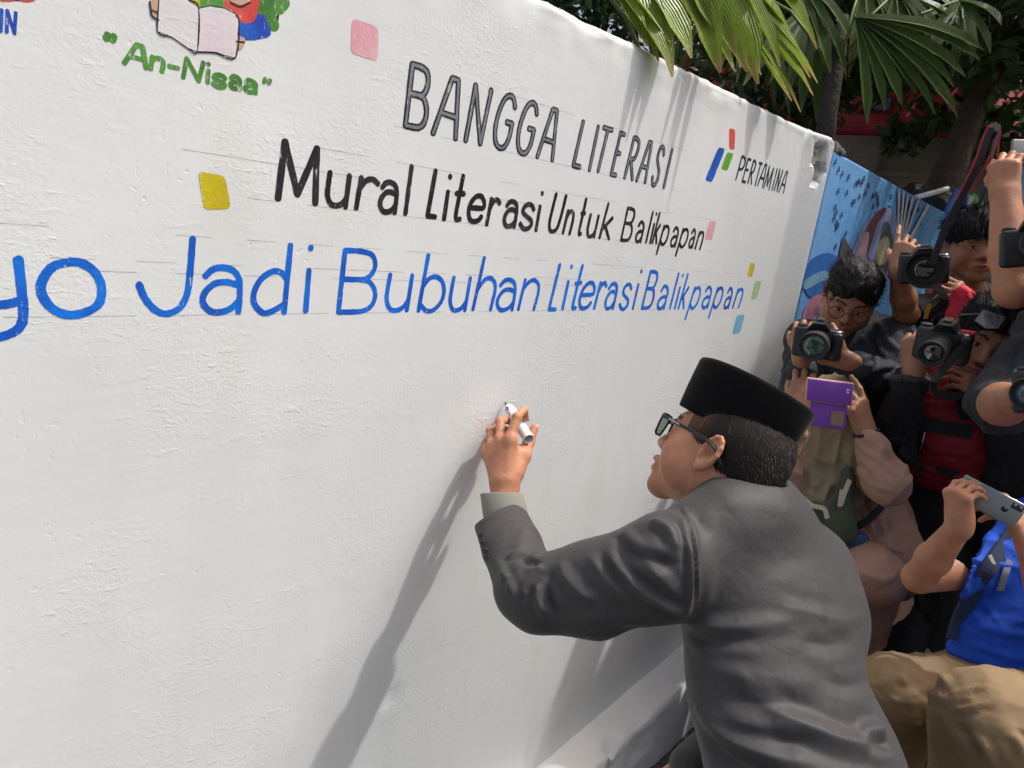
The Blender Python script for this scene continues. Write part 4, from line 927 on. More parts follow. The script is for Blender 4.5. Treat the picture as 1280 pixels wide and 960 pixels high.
def cast_px(bvh, pts):
    out = []
    for px, py in pts:
        d = R @ np.array([px - 640.0, py - 480.0, FPX]); d = _n(d); hit = bvh.ray_cast(Vector(EYE), Vector(d))
        if hit[0] is not None: out.append(np.array(hit[0]))
    return out
def folds(V, Q, L):
    """press and raise cloth along crease lines"""
    bvh = BVHTree.FromPolygons([tuple(v) for v in V], [tuple(int(i) for i in q) for q in Q]); N = normals(V, Q); D = np.zeros(len(V))
    for pts, w, a in L:
        P = cast_px(bvh, pts)
        if len(P) < 2: continue
        P = cat(P, 5) if len(P) > 2 else P; lo = np.min(P, 0) - 4 * w; hi = np.max(P, 0) + 4 * w
        m_ = np.where(((V > lo) & (V < hi)).all(1))[0]
        if not len(m_): continue
        d, t_ = polydist(V[m_], P); prof = (.55 * np.exp(-(d / w) ** 2) + .45 * np.exp(-d / (w * .55))) * np.clip(np.minimum(t_, 1 - t_) * 6 + .15, 0, 1)
        # a ridge with a shallow valley on either side
        side = -.45 * np.exp(-((d - 1.9 * w) / (w * .9)) ** 2) * np.clip(np.minimum(t_, 1 - t_) * 5, 0, 1)
        D[m_] += a * 1.1 * (prof + side)
    return V + N * D[:, None]

# ------------------------------------------------------------------ the man writing
man = thing('person', at(1000, 1500, 1.0) * [1, 1, 0], 'man in a grey suit and black velvet cap leaning in to write on the wall', 'person')
HF = cdir(-.66, -.40, .60); HU = cdir(.47, -.88, -.06); HA = frame(HF, HU); HS = 1.07
ear = at(886, 566, 1.19); HO = ear - (np.array([-.083, -.012, -.004]) * HS) @ HA
hv, hq, hc = head_mesh(.0022, neck=(0, -.075, -.16), stub=.35, eyes=False, mouth=.002, wide=1.0, nr=.054, slim=.9)
hv = place(hv, HO, HA, HS)
# left hand gripping the marker (joints placed in space)
hf = Field(at(630, 560, 1.43) - .13, at(630, 560, 1.43) + .13, .0017)
wr = at(632, 615, 1.415); D_ = lambda x, y, d: at(x, y, d)
fin = [([D_(638, 547, 1.428), D_(646, 521, 1.440), D_(655, 513, 1.462), D_(657, 523, 1.478)], [.0112, .0092, .0085, .0074]),
       ([D_(626, 549, 1.440), D_(625, 527, 1.470), D_(632, 525, 1.505), D_(645, 529, 1.522)], [.0112, .0094, .0083, .0072]),
       ([D_(616, 555, 1.455), D_(613, 539, 1.487), D_(624, 534, 1.512), D_(640, 540, 1.520)], [.0110, .0090, .0080, .0070]),
       ([D_(609, 565, 1.460), D_(607, 554, 1.492), D_(618, 549, 1.512), D_(632, 551, 1.515)], [.0100, .0082, .0073, .0064])]
for P, rr_ in fin:
    hf.chain(P, rr_, .0022); hf.ell(P[1], rr_[1] * 1.08, .003); hf.ell(P[0], rr_[0] * 1.12, .006); b_ = wr * .72 + P[0] * .28; hf.cone(b_, P[0] + (wr - P[0]) * .12, .016, .0135, .016)
hf.chain([D_(645, 592, 1.428), D_(655, 570, 1.448), D_(661, 552, 1.475), D_(668, 535, 1.488)], [.016, .0135, .0110, .0090], .010)
hf.cone(D_(640, 590, 1.43), D_(648, 565, 1.45), .018, .015, .015)
hn = _n(cdir(0, .1, -1)); hf.cone(D_(631, 650, 1.40), D_(631, 606, 1.418), .0290, .0275, .01, flat=(hn, .72)); hf.cone(D_(631, 606, 1.418), D_(630, 575, 1.44), .0275, .034, .012, flat=(hn, .62))
for P, rr_ in fin[:3]:   # tendons
    hf.cone(P[0] * .85 + wr * .15 + hn * .003, P[0] * .35 + wr * .65 + hn * .006, .005, .003, .012)
handV, handQ = hf.mesh(); handV = relax(handV, handQ, 1, .25)
hcol = np.ones((len(handV), 3))
for P, rr_ in fin:
    for j in (1,): d = np.linalg.norm(handV - P[j], axis=1); hcol *= (1 - .22 * np.clip(1 - d / .012, 0, 1))[:, None] * [1, 1, 1]
    d = np.linalg.norm(handV - P[3], axis=1); m_ = np.clip(1.3 - d / .012, 0, 1)[:, None]; hcol = hcol * (1 - m_ * .5) + m_ * .5 * np.array([1.15, .8, .78])
    d = np.linalg.norm(handV - P[0], axis=1); m_ = np.clip(1.2 - d / .013, 0, 1)[:, None]; hcol = hcol * (1 - m_ * .25) + m_ * .25 * np.array([1.15, .85, .8])
def nail(p, prev, out, r_, m_n):
    z_ = _n(p - prev); ax = obj_axes(z_, out); f = Field(p - .02, p + .02, .0009); f.ell(p + ax[1] * r_ * .80 + z_ * .001, (r_ * .62, r_ * .30, r_ * .85), 0, ax=ax); return f.mesh()
M_nail = mat('finger_nail', (.62, .36, .28), .3)
# joints of the body
shL = at(842, 712, 1.135); shR = at(1006, 708, 1.34); elb = at(662, 736, 1.20); cufc = at(625, 648, 1.395)
nk = at(935, 650, 1.21); BN = -_n(np.cross(shR - shL, at(990, 1080, 1.0) - nk)); BN = BN if BN.dot(R[:, 2]) < 0 else -BN     # outward from the back
t0 = at(938, 665, 1.25); t1 = at(962, 760, 1.22); t2 = at(972, 860, 1.16); t3 = at(1012, 980, 1.10); t4 = at(1045, 1120, 1.06)
kn = [np.array([.93, .42, .50]), np.array([1.22, .20, .50])]; an = [np.array([.80, .22, .09]), np.array([1.12, -.02, .09])]
pel = t4 + [0, 0, -.02]; hips = [pel + np.array([-.07, .05, -.03]), pel + np.array([.09, -.02, -.03])]
cf = Field(np.min([shL, shR, t4, an[0], an[1], cufc], 0) - .3, np.max([shL, shR, t0, cufc, elb], 0) + .3, .012)
cf.chain([nk, t1, t2, t3, pel], [.05, .09, .09, .09, .08], .03); cf.chain([t0, shL, elb, cufc], [.05, .045, .04, .028], .02)
wR = at(866, 962, 1.32); eR = at(965, 890, 1.42); cf.chain([t0, shR, eR, wR], [.05, .045, .04, .026], .02)
for i in (0, 1): cf.chain([pel, hips[i], kn[i], an[i]], [.08, .075, .05, .036], .03)
cV, cQ = cf.mesh()
rh = Field(wR - .13, wR + .13, .003); hand_field(rh, (wR, obj_axes(cdir(-.5, .7, .3), cdir(-.2, -.6, -.6))), hand_template((25, 30, 20))); rV, rQ = rh.mesh()
bV, bQ, bC = merge([(hv, hq, hc), (handV, handQ, hcol), (cV, cQ, None), (rV, rQ, None)])
body = mesh('body', bV, bQ, M_skin, man, col=bC)

for P, rr_, o_ in ((fin[0][0], fin[0][1], cdir(.9, -.2, -.3)), ([D_(661, 552, 1.475), D_(661, 552, 1.475), D_(661, 552, 1.475), D_(668, 535, 1.488)], [0, 0, 0, .009], cdir(.7, -.1, -.7))):
    nV, nQ = nail(P[3], P[2], o_, rr_[3], M_nail); mesh('finger_nail', nV, nQ, M_nail, body)

# jacket
JH = .0040; jf = Field(np.min([shL, shR, t4, elb, cufc, eR], 0) - .24, np.max([shL, shR, t0, cufc, elb], 0) + .24, JH)
ellipse_body(jf, [(t0, .135, .095), (t1, .178, .115), (t2, .166, .115), (t3, .178, .125), (t4 + [0, 0, .0], .19, .135)], BN, .03)
jf.cone(nk + BN * .01, t0, .075, .10, .03); jf.cone(t0 + BN * .0, shR, .085, .078, .04); jf.cone(t0 + BN * .005, shL + BN * .0, .085, .074, .04)
jf.cone(at(868, 668, 1.16), at(905, 650, 1.17), .055, .06, .04); jf.ell(shR, .078, .03); jf.ell(at(1010, 770, 1.30), .10, .05)
jf.cone(shR, eR, .075, .062, .012); jf.cone(eR, wR, .06, .046, .012)
tor = (jf.F.copy())
af = Field(jf.lo, jf.lo + (np.array(jf.n) - 1) * JH, JH); af.n = jf.n; af.F = np.full(tuple(jf.n), .3, np.float32); af.ax = jf.ax
mid = shL * .5 + elb * .5 - np.array([0, 0, .006])
af.ell(at(835, 694, 1.125), (.070, .070, .070), 0); af.cone(at(830, 712, 1.135), mid + [0, 0, -.004], .086, .074, .02); af.cone(mid + [0, 0, -.006], elb, .075, .056, .02)
af.cone(at(650, 744, 1.20), at(672, 754, 1.19), .036, .044, .02); af.cone(at(672, 754, 1.19), at(745, 762, 1.165), .044, .046, .03)
fdir = _n(cufc - elb); fn_ = _n(np.cross(fdir, cdir(1, 0, 0)))
af.cone(elb, elb * .45 + cufc * .55, .058, .056, .012, flat=(fn_, .86)); af.cone(elb * .45 + cufc * .55, cufc + fdir * .035, .058, .053, .01, flat=(fn_, .84))
# open cuff
cut_n = _n(fdir * .93 + cdir(-.42, -.12, 0) * .0 + cdir(.34, 0, 0) * -.0)
cutp = at(624, 641, 1.395); cn = cdir(-.48, -.85, .25)
x = af.ax[0][:, None, None]; y = af.ax[1][None, :, None]; z = af.ax[2][None, None, :]
cutd = (x - cutp[0]) * cn[0] + (y - cutp[1]) * cn[1] + (z - cutp[2]) * cn[2]
af.F = np.maximum(af.F, cutd).astype(np.float32)
jf.F = tor; k_ = .007; hh = np.clip(.5 + .5 * (jf.F - af.F) / k_, 0, 1); jf.F = (jf.F + (af.F - jf.F) * hh - k_ * hh * (1 - hh)).astype(np.float32)
jf.cone(cufc - fdir * .02, cufc + fdir * .08, .043, .047, .003, True, flat=(fn_, .84))        # hollow of the sleeve
# neck opening
npt = HO + (np.array([0, -.058, -.125])) @ HA; jf.cone(npt - HA[2] * .05, npt + HA[2] * .12, .058, .066, .006, True)
jV, jQ = jf.mesh(); jV = relax(jV, jQ, 3, .4)
FL = [([(838, 632), (852, 655), (861, 690), (863, 730), (858, 768)], .0045, .0065), ([(846, 632), (860, 655), (869, 690), (871, 730), (866, 770)], .0035, -.005), ([(870, 640), (878, 690), (876, 740), (866, 775)], .012, -.0035),
      ([(790, 652), (812, 650), (836, 662), (848, 690)], .010, .007), ([(757, 688), (775, 712), (800, 738), (835, 760), (858, 767)], .0075, .0080), ([(768, 670), (790, 690), (820, 702), (850, 705)], .010, -.006),
      ([(780, 668), (800, 690), (825, 722), (850, 745)], .010, .004), ([(735, 690), (748, 712), (768, 735), (800, 752)], .012, .004), ([(700, 700), (706, 720), (725, 742), (748, 752)], .010, .0045),
      ([(680, 706), (668, 715), (658, 730), (652, 748)], .007, .007), ([(676, 702), (655, 704), (638, 716), (628, 734)], .006, -.006), ([(672, 696), (650, 692), (632, 698)], .008, .0045), ([(690, 712), (684, 735), (690, 760), (705, 772)], .009, -.005),
      ([(672, 728), (672, 750), (684, 768)], .008, .005), ([(655, 660), (650, 680), (640, 700)], .012, .003), ([(622, 700), (632, 722), (642, 745)], .007, .004), ([(720, 770), (760, 776), (810, 780)], .014, .003), ([(660, 745), (700, 735), (760, 715), (800, 700)], .002, -.0012),
      ([(860, 792), (900, 800), (950, 797)], .010, -.0045), ([(870, 782), (920, 785), (1000, 775)], .012, .004), ([(850, 805), (880, 830), (940, 850)], .012, .003), ([(1070, 800), (1035, 806), (1000, 800)], .012, -.004), ([(1080, 770), (1050, 775), (1010, 765), (960, 755)], .012, .003),
      ([(850, 860), (880, 885), (930, 905), (1000, 915)], .014, .005), ([(855, 840), (900, 870), (960, 880), (1040, 878)], .016, -.004), ([(950, 880), (1000, 905), (1050, 925), (1100, 935), (1135, 938)], .014, .010), ([(870, 880), (905, 920), (960, 945), (1020, 955)], .013, .007),
      ([(1120, 900), (1105, 912), (1075, 912)], .010, .008), ([(1125, 915), (1110, 928), (1080, 935)], .009, -.006), ([(880, 925), (920, 950), (980, 968)], .012, -.007), ([(1085, 850), (1060, 858), (1030, 850)], .010, -.0035),
      ([(985, 640), (1010, 700), (1030, 780), (1045, 880), (1070, 960)], .0022, -.0016)]
jV = folds(jV, jQ, FL); jV = jV + normals(jV, jQ) * (fbm(jV * [1, 1, 1.6], 11, 3, 5) * .0017)[:, None]
jacket = mesh('jacket', jV, jQ, M_suit, man)
# sleeve buttons, shirt cuff, collar
bvh = BVHTree.FromPolygons([tuple(v) for v in jV], [tuple(int(i) for i in q) for q in jQ])
for px, py in [(602, 670), (604.5, 679), (607, 688), (609.5, 697)]:
    h_ = cast_px(bvh, [(px, py)])
    if h_: MB().lathe(h_[0] - R[:, 2] * .001, cdir(-.55, 0, -.8), [(0, .0062), (.0022, .0062), (.003, .005), (.0022, .003)], 12).build('sleeve_button', M_plast, jacket)
ca = frame(cn, fn_)
mb = MB(); n = 40; rings = [(-.03, .046), (.016, .0435), (.0175, .0425), (.016, .041), (-.03, .040)]
ctr = at(629, 628, 1.40); an_ = _n(cdir(-.20, -.98, .25)); 
mb.lathe(ctr, an_, rings[:], n, sx=cdir(1, 0, 0), s2=.80, capa=False, capb=False); cuff = mb.build('shirt_cuff', M_shirtg, man)
mb = MB(); cl = [npt + HA[2] * (-.02 + .0) ]
mb.lathe(npt - HA[2] * .035, HA[2], [(-.02, .066), (.028, .0655), (.031, .064), (.028, .0625), (-.02, .062)], 40, sx=HA[0], s2=.98, capa=False, capb=False); mb.build('shirt_collar', M_shirtg, man)
# trousers and shoes
tf = Field(np.min(an, 0) - [.2, .2, .08], np.max([pel, kn[0], kn[1]], 0) + .25, .011); tf.ell(pel, (.17, .15, .12), .03)
for i in (0, 1): tf.chain([hips[i], kn[i], an[i]], [.098, .078, .068], .04)
tf.plane_cut([0, 0, .05], [0, 0, -1]); V, Q = tf.mesh(); V = V + normals(V, Q) * (fbm(V * [1, 1, 2], 8, 3, 5) * .007)[:, None]; mesh('trousers', V, Q, M_suitp, man)
def shoe(p, fwd, parent, m_=None):
    f = Field(p - .2, p + .25, .007); fw = _n([fwd[0], fwd[1], 0]); q = np.array([p[0], p[1], 0]); f.ell(q + [0, 0, .05], (.042, .045, .05), 0); f.cone(q + fw * .02 + [0, 0, .04], q + fw * .15 + [0, 0, .030], .042, .036, .03); f.cone(q - fw * .04 + [0, 0, .03], q + fw * .1 + [0, 0, .03], .035, .04, .02)
    f.plane_cut([0, 0, .004], [0, 0, -1]); V, Q = f.mesh(); return mesh('shoe', V, Q, m_ or M_shoe, parent)
for i in (0, 1): shoe(an[i], HF, man)
# hair: clipped sides in dark grey, growing out under the cap
f = Field((-.11, -.15, -.13), (.11, .12, .12), .0025)
f.ell((0, -.013, .030), (.0775 * 1.02, .0985, .089), 0); f.ell((0, -.076, -.010), (.044, .022, .038), .03); f.ell((0, .115, -.045), (.095, .086, .108), .006, True); f.ell((0, .10, .035), (.1, .055, .05), .006, True)
for s in (-1, 1): f.ell((s * .085, -.002, -.045), (.022, .040, .062), .005, True); f.ell((s * .082, -.015, -.005), (.016, .019, .033), .003, True)
f.ell((0, -.02, -.125), (.1, .085, .06), .006, True)
gV, gQ = f.mesh(); gN = normals(gV, gQ); gV = gV + gN * (vnoise(gV * [1, 1, .3], 300, 3) * .0006)[:, None]
gcol = np.ones((len(gV), 3)); fade = np.clip((gV[:, 2] + .055 + .25 * np.clip(gV[:, 1], 0, 1)) / .05, 0, 1); gcol = gcol * (2.4 - 1.6 * fade)[:, None] * [1.15, .92, .82]
f1 = np.clip((gV[:, 1] - .0) / .045, 0, 1); f2 = np.clip((-.035 - gV[:, 2]) / .035, 0, 1) * np.clip((gV[:, 1] + .075) / .04, 0, 1); ff = (np.clip(np.maximum(f1, f2), 0, 1) * (.55 + .35 * vnoise(gV * [1, 1, .4], 500, 7)))[:, None]; gcol = gcol * (1 - ff) + ff * np.array([15, 7.5, 4.8])
hair = mesh('hair', place(gV, HO, HA, HS), gQ, M_hairg, man, col=gcol)
keep = (gV[:, 2] > -.085); 
comb = lambda p: np.stack([p[:, 0] * 0, -.75 + 0 * p[:, 0], -1 + 0 * p[:, 0]], 1)
tV, tF = tuft(gV, gQ, 16000, .0085, .00032, comb, 9, .14, .13)
tg = np.random.RandomState(4).rand(16000); bk = np.clip((-.045 - tV[::5, 1]) / .05, 0, 1); tone = np.where(tg < .02 + .20 * bk, 6.0, .7 + .8 * tg); tcol = np.repeat(tone, 5)[:, None] * np.ones(3)
mesh('hair_strands', place(tV, HO, HA, HS), tF, M_hairg, hair, False, col=tcol, kind='stuff')
# eyebrow
for s in (-1, 1):
    f = Field((-.06, .04, 0), (.06, .11, .05), .0016); f.chain([(s * .014, .0875, .0245), (s * .03, .084, .0285), (s * .047, .070, .0255)], [.0028, .0032, .0016], .002)
    V, Q = f.mesh(); mesh('eyebrow', place(V, HO, HA, HS), Q, M_hair, man)
# velvet cap
mb = MB(); tilt = frame(HA[1] * 1.0 + HA[2] * .015, HA[2]); cb = HO + np.array([0, .008, .044]) @ HA; 
prof = [(a_ * 1.0, b_ * 1.0) for a_, b_ in [(.004, .0715), (-.001, .0745), (0, .0762), (.01, .0772), (.05, .0798), (.098, .0822), (.1035, .0812), (.1055, .0780), (.103, .066), (.101, .03), (.1008, .001)]]
mb.lathe(cb, tilt[2], prof, 72, sx=tilt[0], s2=-1.40, capa=True, capb=False); cap = mb.build('cap', M_velvet, man, label='tall black velvet cap without a brim')
me = cap.data; me.flip_normals()
for v in me.vertices:
    p = (np.array(v.co) + wl(man) - cb); yy_ = p.dot(tilt[1]); xx_ = p.dot(tilt[0]); zz_ = p.dot(tilt[2])
    v.co = Vector(np.array(v.co) + tilt[2] * (.004 * (yy_ / .1) ** 2 * (-1 if zz_ > .04 else .5)) + tilt[0] * .0)
# glasses
gl = bpy.data.objects.new('glasses', None); 
Hp = lambda x, y, z: HO + (np.array([x, y, z]) * HS) @ HA
gf = MB(); gm = mat('black_glasses_frame', (.015, .016, .018), .35)
for s in (-1, 1):
    xo, xi = s * .064, s * .009; y1, y2 = .098, .109; zt_, zb_ = .018, -.020
    cs_ = [(xo, y1, zt_), (s * .036, (y1 + y2) / 2, zt_ + .001), (xi, y2, zt_), (xi + s * .001, y2, 0), (xi + s * .004, y2, zb_ + .004), (s * .02, y2 - .002, zb_), (s * .05, y1 + .002, zb_), (xo - s * .004, y1, zb_ + .004), (xo, y1, 0), (xo, y1, zt_)]
    gf.tube([Hp(*c) for c in cs_], .0021, 8)
    gf.add([Hp(*c) for c in [(xo, y1, zt_ + .002), (xi, y2, zt_ + .002), (xi, y2, zt_ - .005), (xo, y1, zt_ - .005), (xo, y1 - .002, zt_ + .002), (xi, y2 - .002, zt_ + .002), (xi, y2 - .002, zt_ - .005), (xo, y1 - .002, zt_ - .005)]], [(0, 1, 2, 3), (4, 7, 6, 5), (0, 4, 5, 1), (3, 2, 6, 7), (0, 3, 7, 4), (1, 5, 6, 2)])
gf.tube([Hp(-.010, .1085, .006), Hp(0, .111, .009), Hp(.010, .1085, .006)], .002, 8)
glo = gf.build('glasses_frame', gm, man, label='black rectangular spectacles')
gg = bpy.data.materials.new('spectacle_lens'); gg.use_nodes = True; N = gg.node_tree; tr = N.nodes.new('ShaderNodeBsdfTransparent'); tr.inputs[0].default_value = (.66, .74, .68, 1); gs = N.nodes.new('ShaderNodeBsdfGlossy'); gs.inputs['Roughness'].default_value = .08; gs.inputs[0].default_value = (.75, .8, .78, 1); mxs = N.nodes.new('ShaderNodeMixShader'); mxs.inputs[0].default_value = .22
N.links.new(tr.outputs[0], mxs.inputs[1]); N.links.new(gs.outputs[0], mxs.inputs[2]); N.links.new(mxs.outputs[0], N.nodes['Material Output'].inputs[0])
for s in (-1, 1):
    V = [Hp(s * .063, .0975, .016), Hp(s * .010, .1085, .016), Hp(s * .012, .1085, -.014), Hp(s * .02, .107, -.019), Hp(s * .052, .0995, -.019), Hp(s * .062, .0978, -.014)]; V += [v + HA[1] * .0015 for v in V]
    mesh('lens', V, [(0, 1, 2, 3, 4, 5), (6, 11, 10, 9, 8, 7)] + [(i, (i + 1) % 6, 6 + (i + 1) % 6, 6 + i) for i in range(6)], gg, glo, False)
    tm = MB(); a1, a2 = Hp(s * .066, .099, .014), Hp(s * .0845, .000, .013); dd_ = _n(a2 - a1); sd = np.cross(dd_, HA[2]); tm.box((a1 + a2) / 2, (np.linalg.norm(a2 - a1) / 2, .0013, .0033), [dd_, _n(sd), _n(np.cross(sd, dd_))], .0008)
    a3 = Hp(s * .0845, -.040, -.012); tm.tube([a2 - dd_ * .004, Hp(s * .0855, -.018, .006), a3], [.0028, .0026, .0030], 8); to_ = tm.build('temple_arm', gm, glo)
    st = MB(); c_0 = a1 * .72 + a2 * .28 + HA[0] * s * .0018; st.box(c_0, (.013, .0006, .0010), [dd_, _n(sd), _n(np.cross(sd, dd_))]); st.build('metal_strip', M_metal, to_, False)
# marker pen held in the hand
ta, te = at(631, 502, 1.548), at(661, 549, 1.443); mx_ = _n(te - ta); mk = thing('marker_pen', (ta + te) / 2, 'white marker pen with a dark tip and red and blue print, held against the wall', 'marker')
L_ = np.linalg.norm(te - ta); rm = .0118
mb = MB(); mb.lathe(ta, mx_, [(.020, .004), (.021, .0085), (.030, rm), (L_ - .001, rm), (L_, rm - .0006), (L_ - .0005, rm - .0016), (L_ - .022, rm - .0018), (L_ - .023, .001)], 32, capa=True, capb=True); autosmooth(mb.build('barrel', M_white, mk))
MB().lathe(ta, mx_, [(.014, .0050), (.022, .0062)], 20).build('collar', mat('grey_plastic', (.25, .25, .26), .4), mk)
q = cdir(1, 0, 0); MB().add([ta + mx_ * .001 - q * .0004, ta + mx_ * .016 + q * .0058, ta + mx_ * .016 - q * .0058, ta + mx_ * .002 + R[:, 2] * -.0030, ta + mx_ * .016 - R[:, 2] * .0058, ta + mx_ * .016 + R[:, 2] * .0058, ta + mx_ * .003 + q * .002], [(0, 2, 3), (3, 2, 4), (3, 4, 1, 6), (0, 3, 6), (0, 6, 1, 5), (0, 5, 2), (2, 5, 1, 4)]).build('felt_tip', mat('dark_felt', (.02, .02, .06), .8), mk, False)
toc = _n(-R[:, 2] - mx_ * (-R[:, 2]).dot(mx_)); sdm = np.cross(toc, mx_)
def on_barrel(a, b): an = b / rm; return ta + mx_ * a + (toc * math.cos(an) + sdm * math.sin(an)) * (rm + .0003)
def decal(pts, m_, nm, lift=0): mesh(nm, [on_barrel(a, b) + (toc * math.cos(b / rm) + sdm * math.sin(b / rm)) * lift for a, b in pts], [tuple(range(len(pts)))], m_, mk, False)
for sgn in (1,):
    decal([(.036 + .0055 * math.cos(a), -.004 + .0045 * math.sin(a)) for a in np.linspace(0, 2 * math.pi, 18)[:-1]], mat('print_violet', (.05, .04, .30), .4), 'printed_badge')
    decal([(.036 + .0030 * math.cos(a), -.004 + .0014 * math.sin(a)) for a in np.linspace(0, 2 * math.pi, 12)[:-1]], mat('print_white', (.6, .6, .7), .4), 'printed_badge', .0004)
mr_ = mat('print_red', (.65, .06, .06), .4)
for k in range(9):
    a0 = .046 + k * .0068; decal([(a0, -.0075), (a0 + .0045, -.0075), (a0 + .0045, -.0035 - .001 * (k % 3)), (a0 + .002, -.0045), (a0, -.0035)], mr_, 'printed_letters')

# ------------------------------------------------------------------ the crowd of photographers
def mirror(ax): a = ax.copy(); a[0] = -a[0]; return a
def arm_skin(parts, sh, el, wr, W, J, h=.003, s=.90, r=(.045, .038, .026), bare_from=.0, fat=1.0):
    pts = [wr] + [W[0] + (np.asarray(p) * s) @ W[1] for k in J for p in J[k]]
    a = el + (wr - el) * bare_from; lo = np.min(pts + [a], 0) - .055; hi = np.max(pts + [a], 0) + .055
    f = Field(lo, hi, h); hand_field(f, W, J, s, fat, .026)
    mid = el * .62 + wr * .38; f.chain([el, mid, wr], [r[1] * .92, r[1] * 1.0, r[2]], .012); f.cone(wr, W[0] + W[1][2] * .02, r[2], .026, .012, flat=(W[1][1], .72)) ; 
    if bare_from == 0: f.cone(sh * .6 + el * .4, el, r[0], r[1], .01)
    V, Q = f.mesh(); V = relax(V, Q, 1, .3); c = np.ones((len(V), 3))
    for k in J:
        P = [W[0] + (np.asarray(p) * s) @ W[1] for p in J[k]]; d = np.linalg.norm(V - P[-1], axis=1); m_ = np.clip(1.4 - d / .011, 0, 1)[:, None] * .5; c = c * (1 - m_) + m_ * np.array([1.3, 1.0, .95])
        for p in P[1:-1]: d = np.linalg.norm(V - p, axis=1); c *= (1 - .22 * np.clip(1 - d / .010, 0, 1))[:, None]
    parts.append((V, Q, c))
def head_part(parts, o, F, U, s=1.0, h=.003, **k):
    ax = frame(F, U); V, Q, c = head_mesh(h, detail=False, **k); parts.append((place(V, o, ax, s), Q, c)); return ax
def hairs(root, o, ax, s, style, seed, m_=M_hair, n=2500, comb=(.3, .9, -.2), L=.03):
    L = L * .75; n = int(n * 1.3)
    V, Q = hair_cap(.0035, style, seed); h_ = mesh('hair', place(V, o, ax, s), Q, m_, root)
    tV, tF = tuft(V, Q, n, L, .0011, np.array(comb, float), seed, .28, .10); mesh('hair_locks', place(tV, o, ax, s), tF, m_, h_, False, kind='stuff'); return h_
def cloth(name, m_, root, build, lo, hi, h=.009, amp=.007, sc=9, seed=0, an=(1, 1, .55), it=1, pipe=None):
    f = Field(lo, hi, h); build(f); V, Q = f.mesh(); V = relax(V, Q, it, .4); N = normals(V, Q)
    wv = V + np.stack([vnoise(V, 5, seed + 3), vnoise(V, 5, seed + 4), vnoise(V, 5, seed + 5)], 1) * .06
    rdg = 1 - np.abs(vnoise(wv * an, sc * 1.7, seed)) * 1.6; r2 = 1 - np.abs(vnoise(wv * np.array(an)[[2, 1, 0]], sc * 2.6, seed + 6)) * 1.6
    V = V + N * ((np.clip(rdg, 0, 1) ** 2 - .4) * amp * .95 + (np.clip(r2, 0, 1) ** 3 - .3) * amp * .55)[:, None]
    return mesh(name, V, Q, m_, root)
def core(parts, P, rr_, h=.016):
    f = Field(np.min(P, 0) - .15, np.max(P, 0) + .15, h); f.chain(P, rr_, .03); V, Q = f.mesh(); parts.append((V, Q, None))
def legs(root, pel, face, m_, hs=.09, kn_=None, an_=None, r=(.095, .07, .055), amp=.008, seed=3, shoes=True, pr_=.14):
    fw = _n([face[0], face[1], 0]); sd = np.array([fw[1], -fw[0], 0]); H = [pel - sd * hs, pel + sd * hs]
    A = an_ or [np.array([h_[0], h_[1], .09]) + s_ * sd * .03 for h_, s_ in zip(H, (-1, 1))]; K = kn_ or [(a + h_) / 2 + fw * .03 for a, h_ in zip(A, H)]
    def b(f):
        f.ell(pel, (pr_, pr_ * .85, .12), .03)
        for h_, k_, a_ in zip(H, K, A): f.chain([h_, k_, a_], r, .03)
        f.plane_cut([0, 0, .04], [0, 0, -1])
    o = cloth('trousers', m_, root, b, np.min(A + K + [pel], 0) - .22, np.max(A + K + [pel], 0) + .2, .011, amp, 8, seed)
    if shoes:
        for a_ in A: shoe(a_, fw, root)
    return o
def tie(n1, r1, P, m_, root, w=.012, th=.0012, nrm=None):
    """a flat strap along points P"""
    P = cat(P, 6); V = []; F = []
    for i, p in enumerate(P):
        t_ = _n(P[min(i + 1, len(P) - 1)] - P[max(i - 1, 0)]); nn = -R[:, 2] if nrm is None else nrm; s = _n(np.cross(t_, nn)); u = _n(np.cross(s, t_))
        V += [p + s * w + u * th, p - s * w + u * th, p - s * w - u * th, p + s * w - u * th]
    for i in range(len(P) - 1):
        for k in range(4): F.append((4 * i + k, 4 * i + (k + 1) % 4, 4 * i + 4 + (k + 1) % 4, 4 * i + 4 + k))
    return mesh(n1, V, F, m_, root, False, **r1)

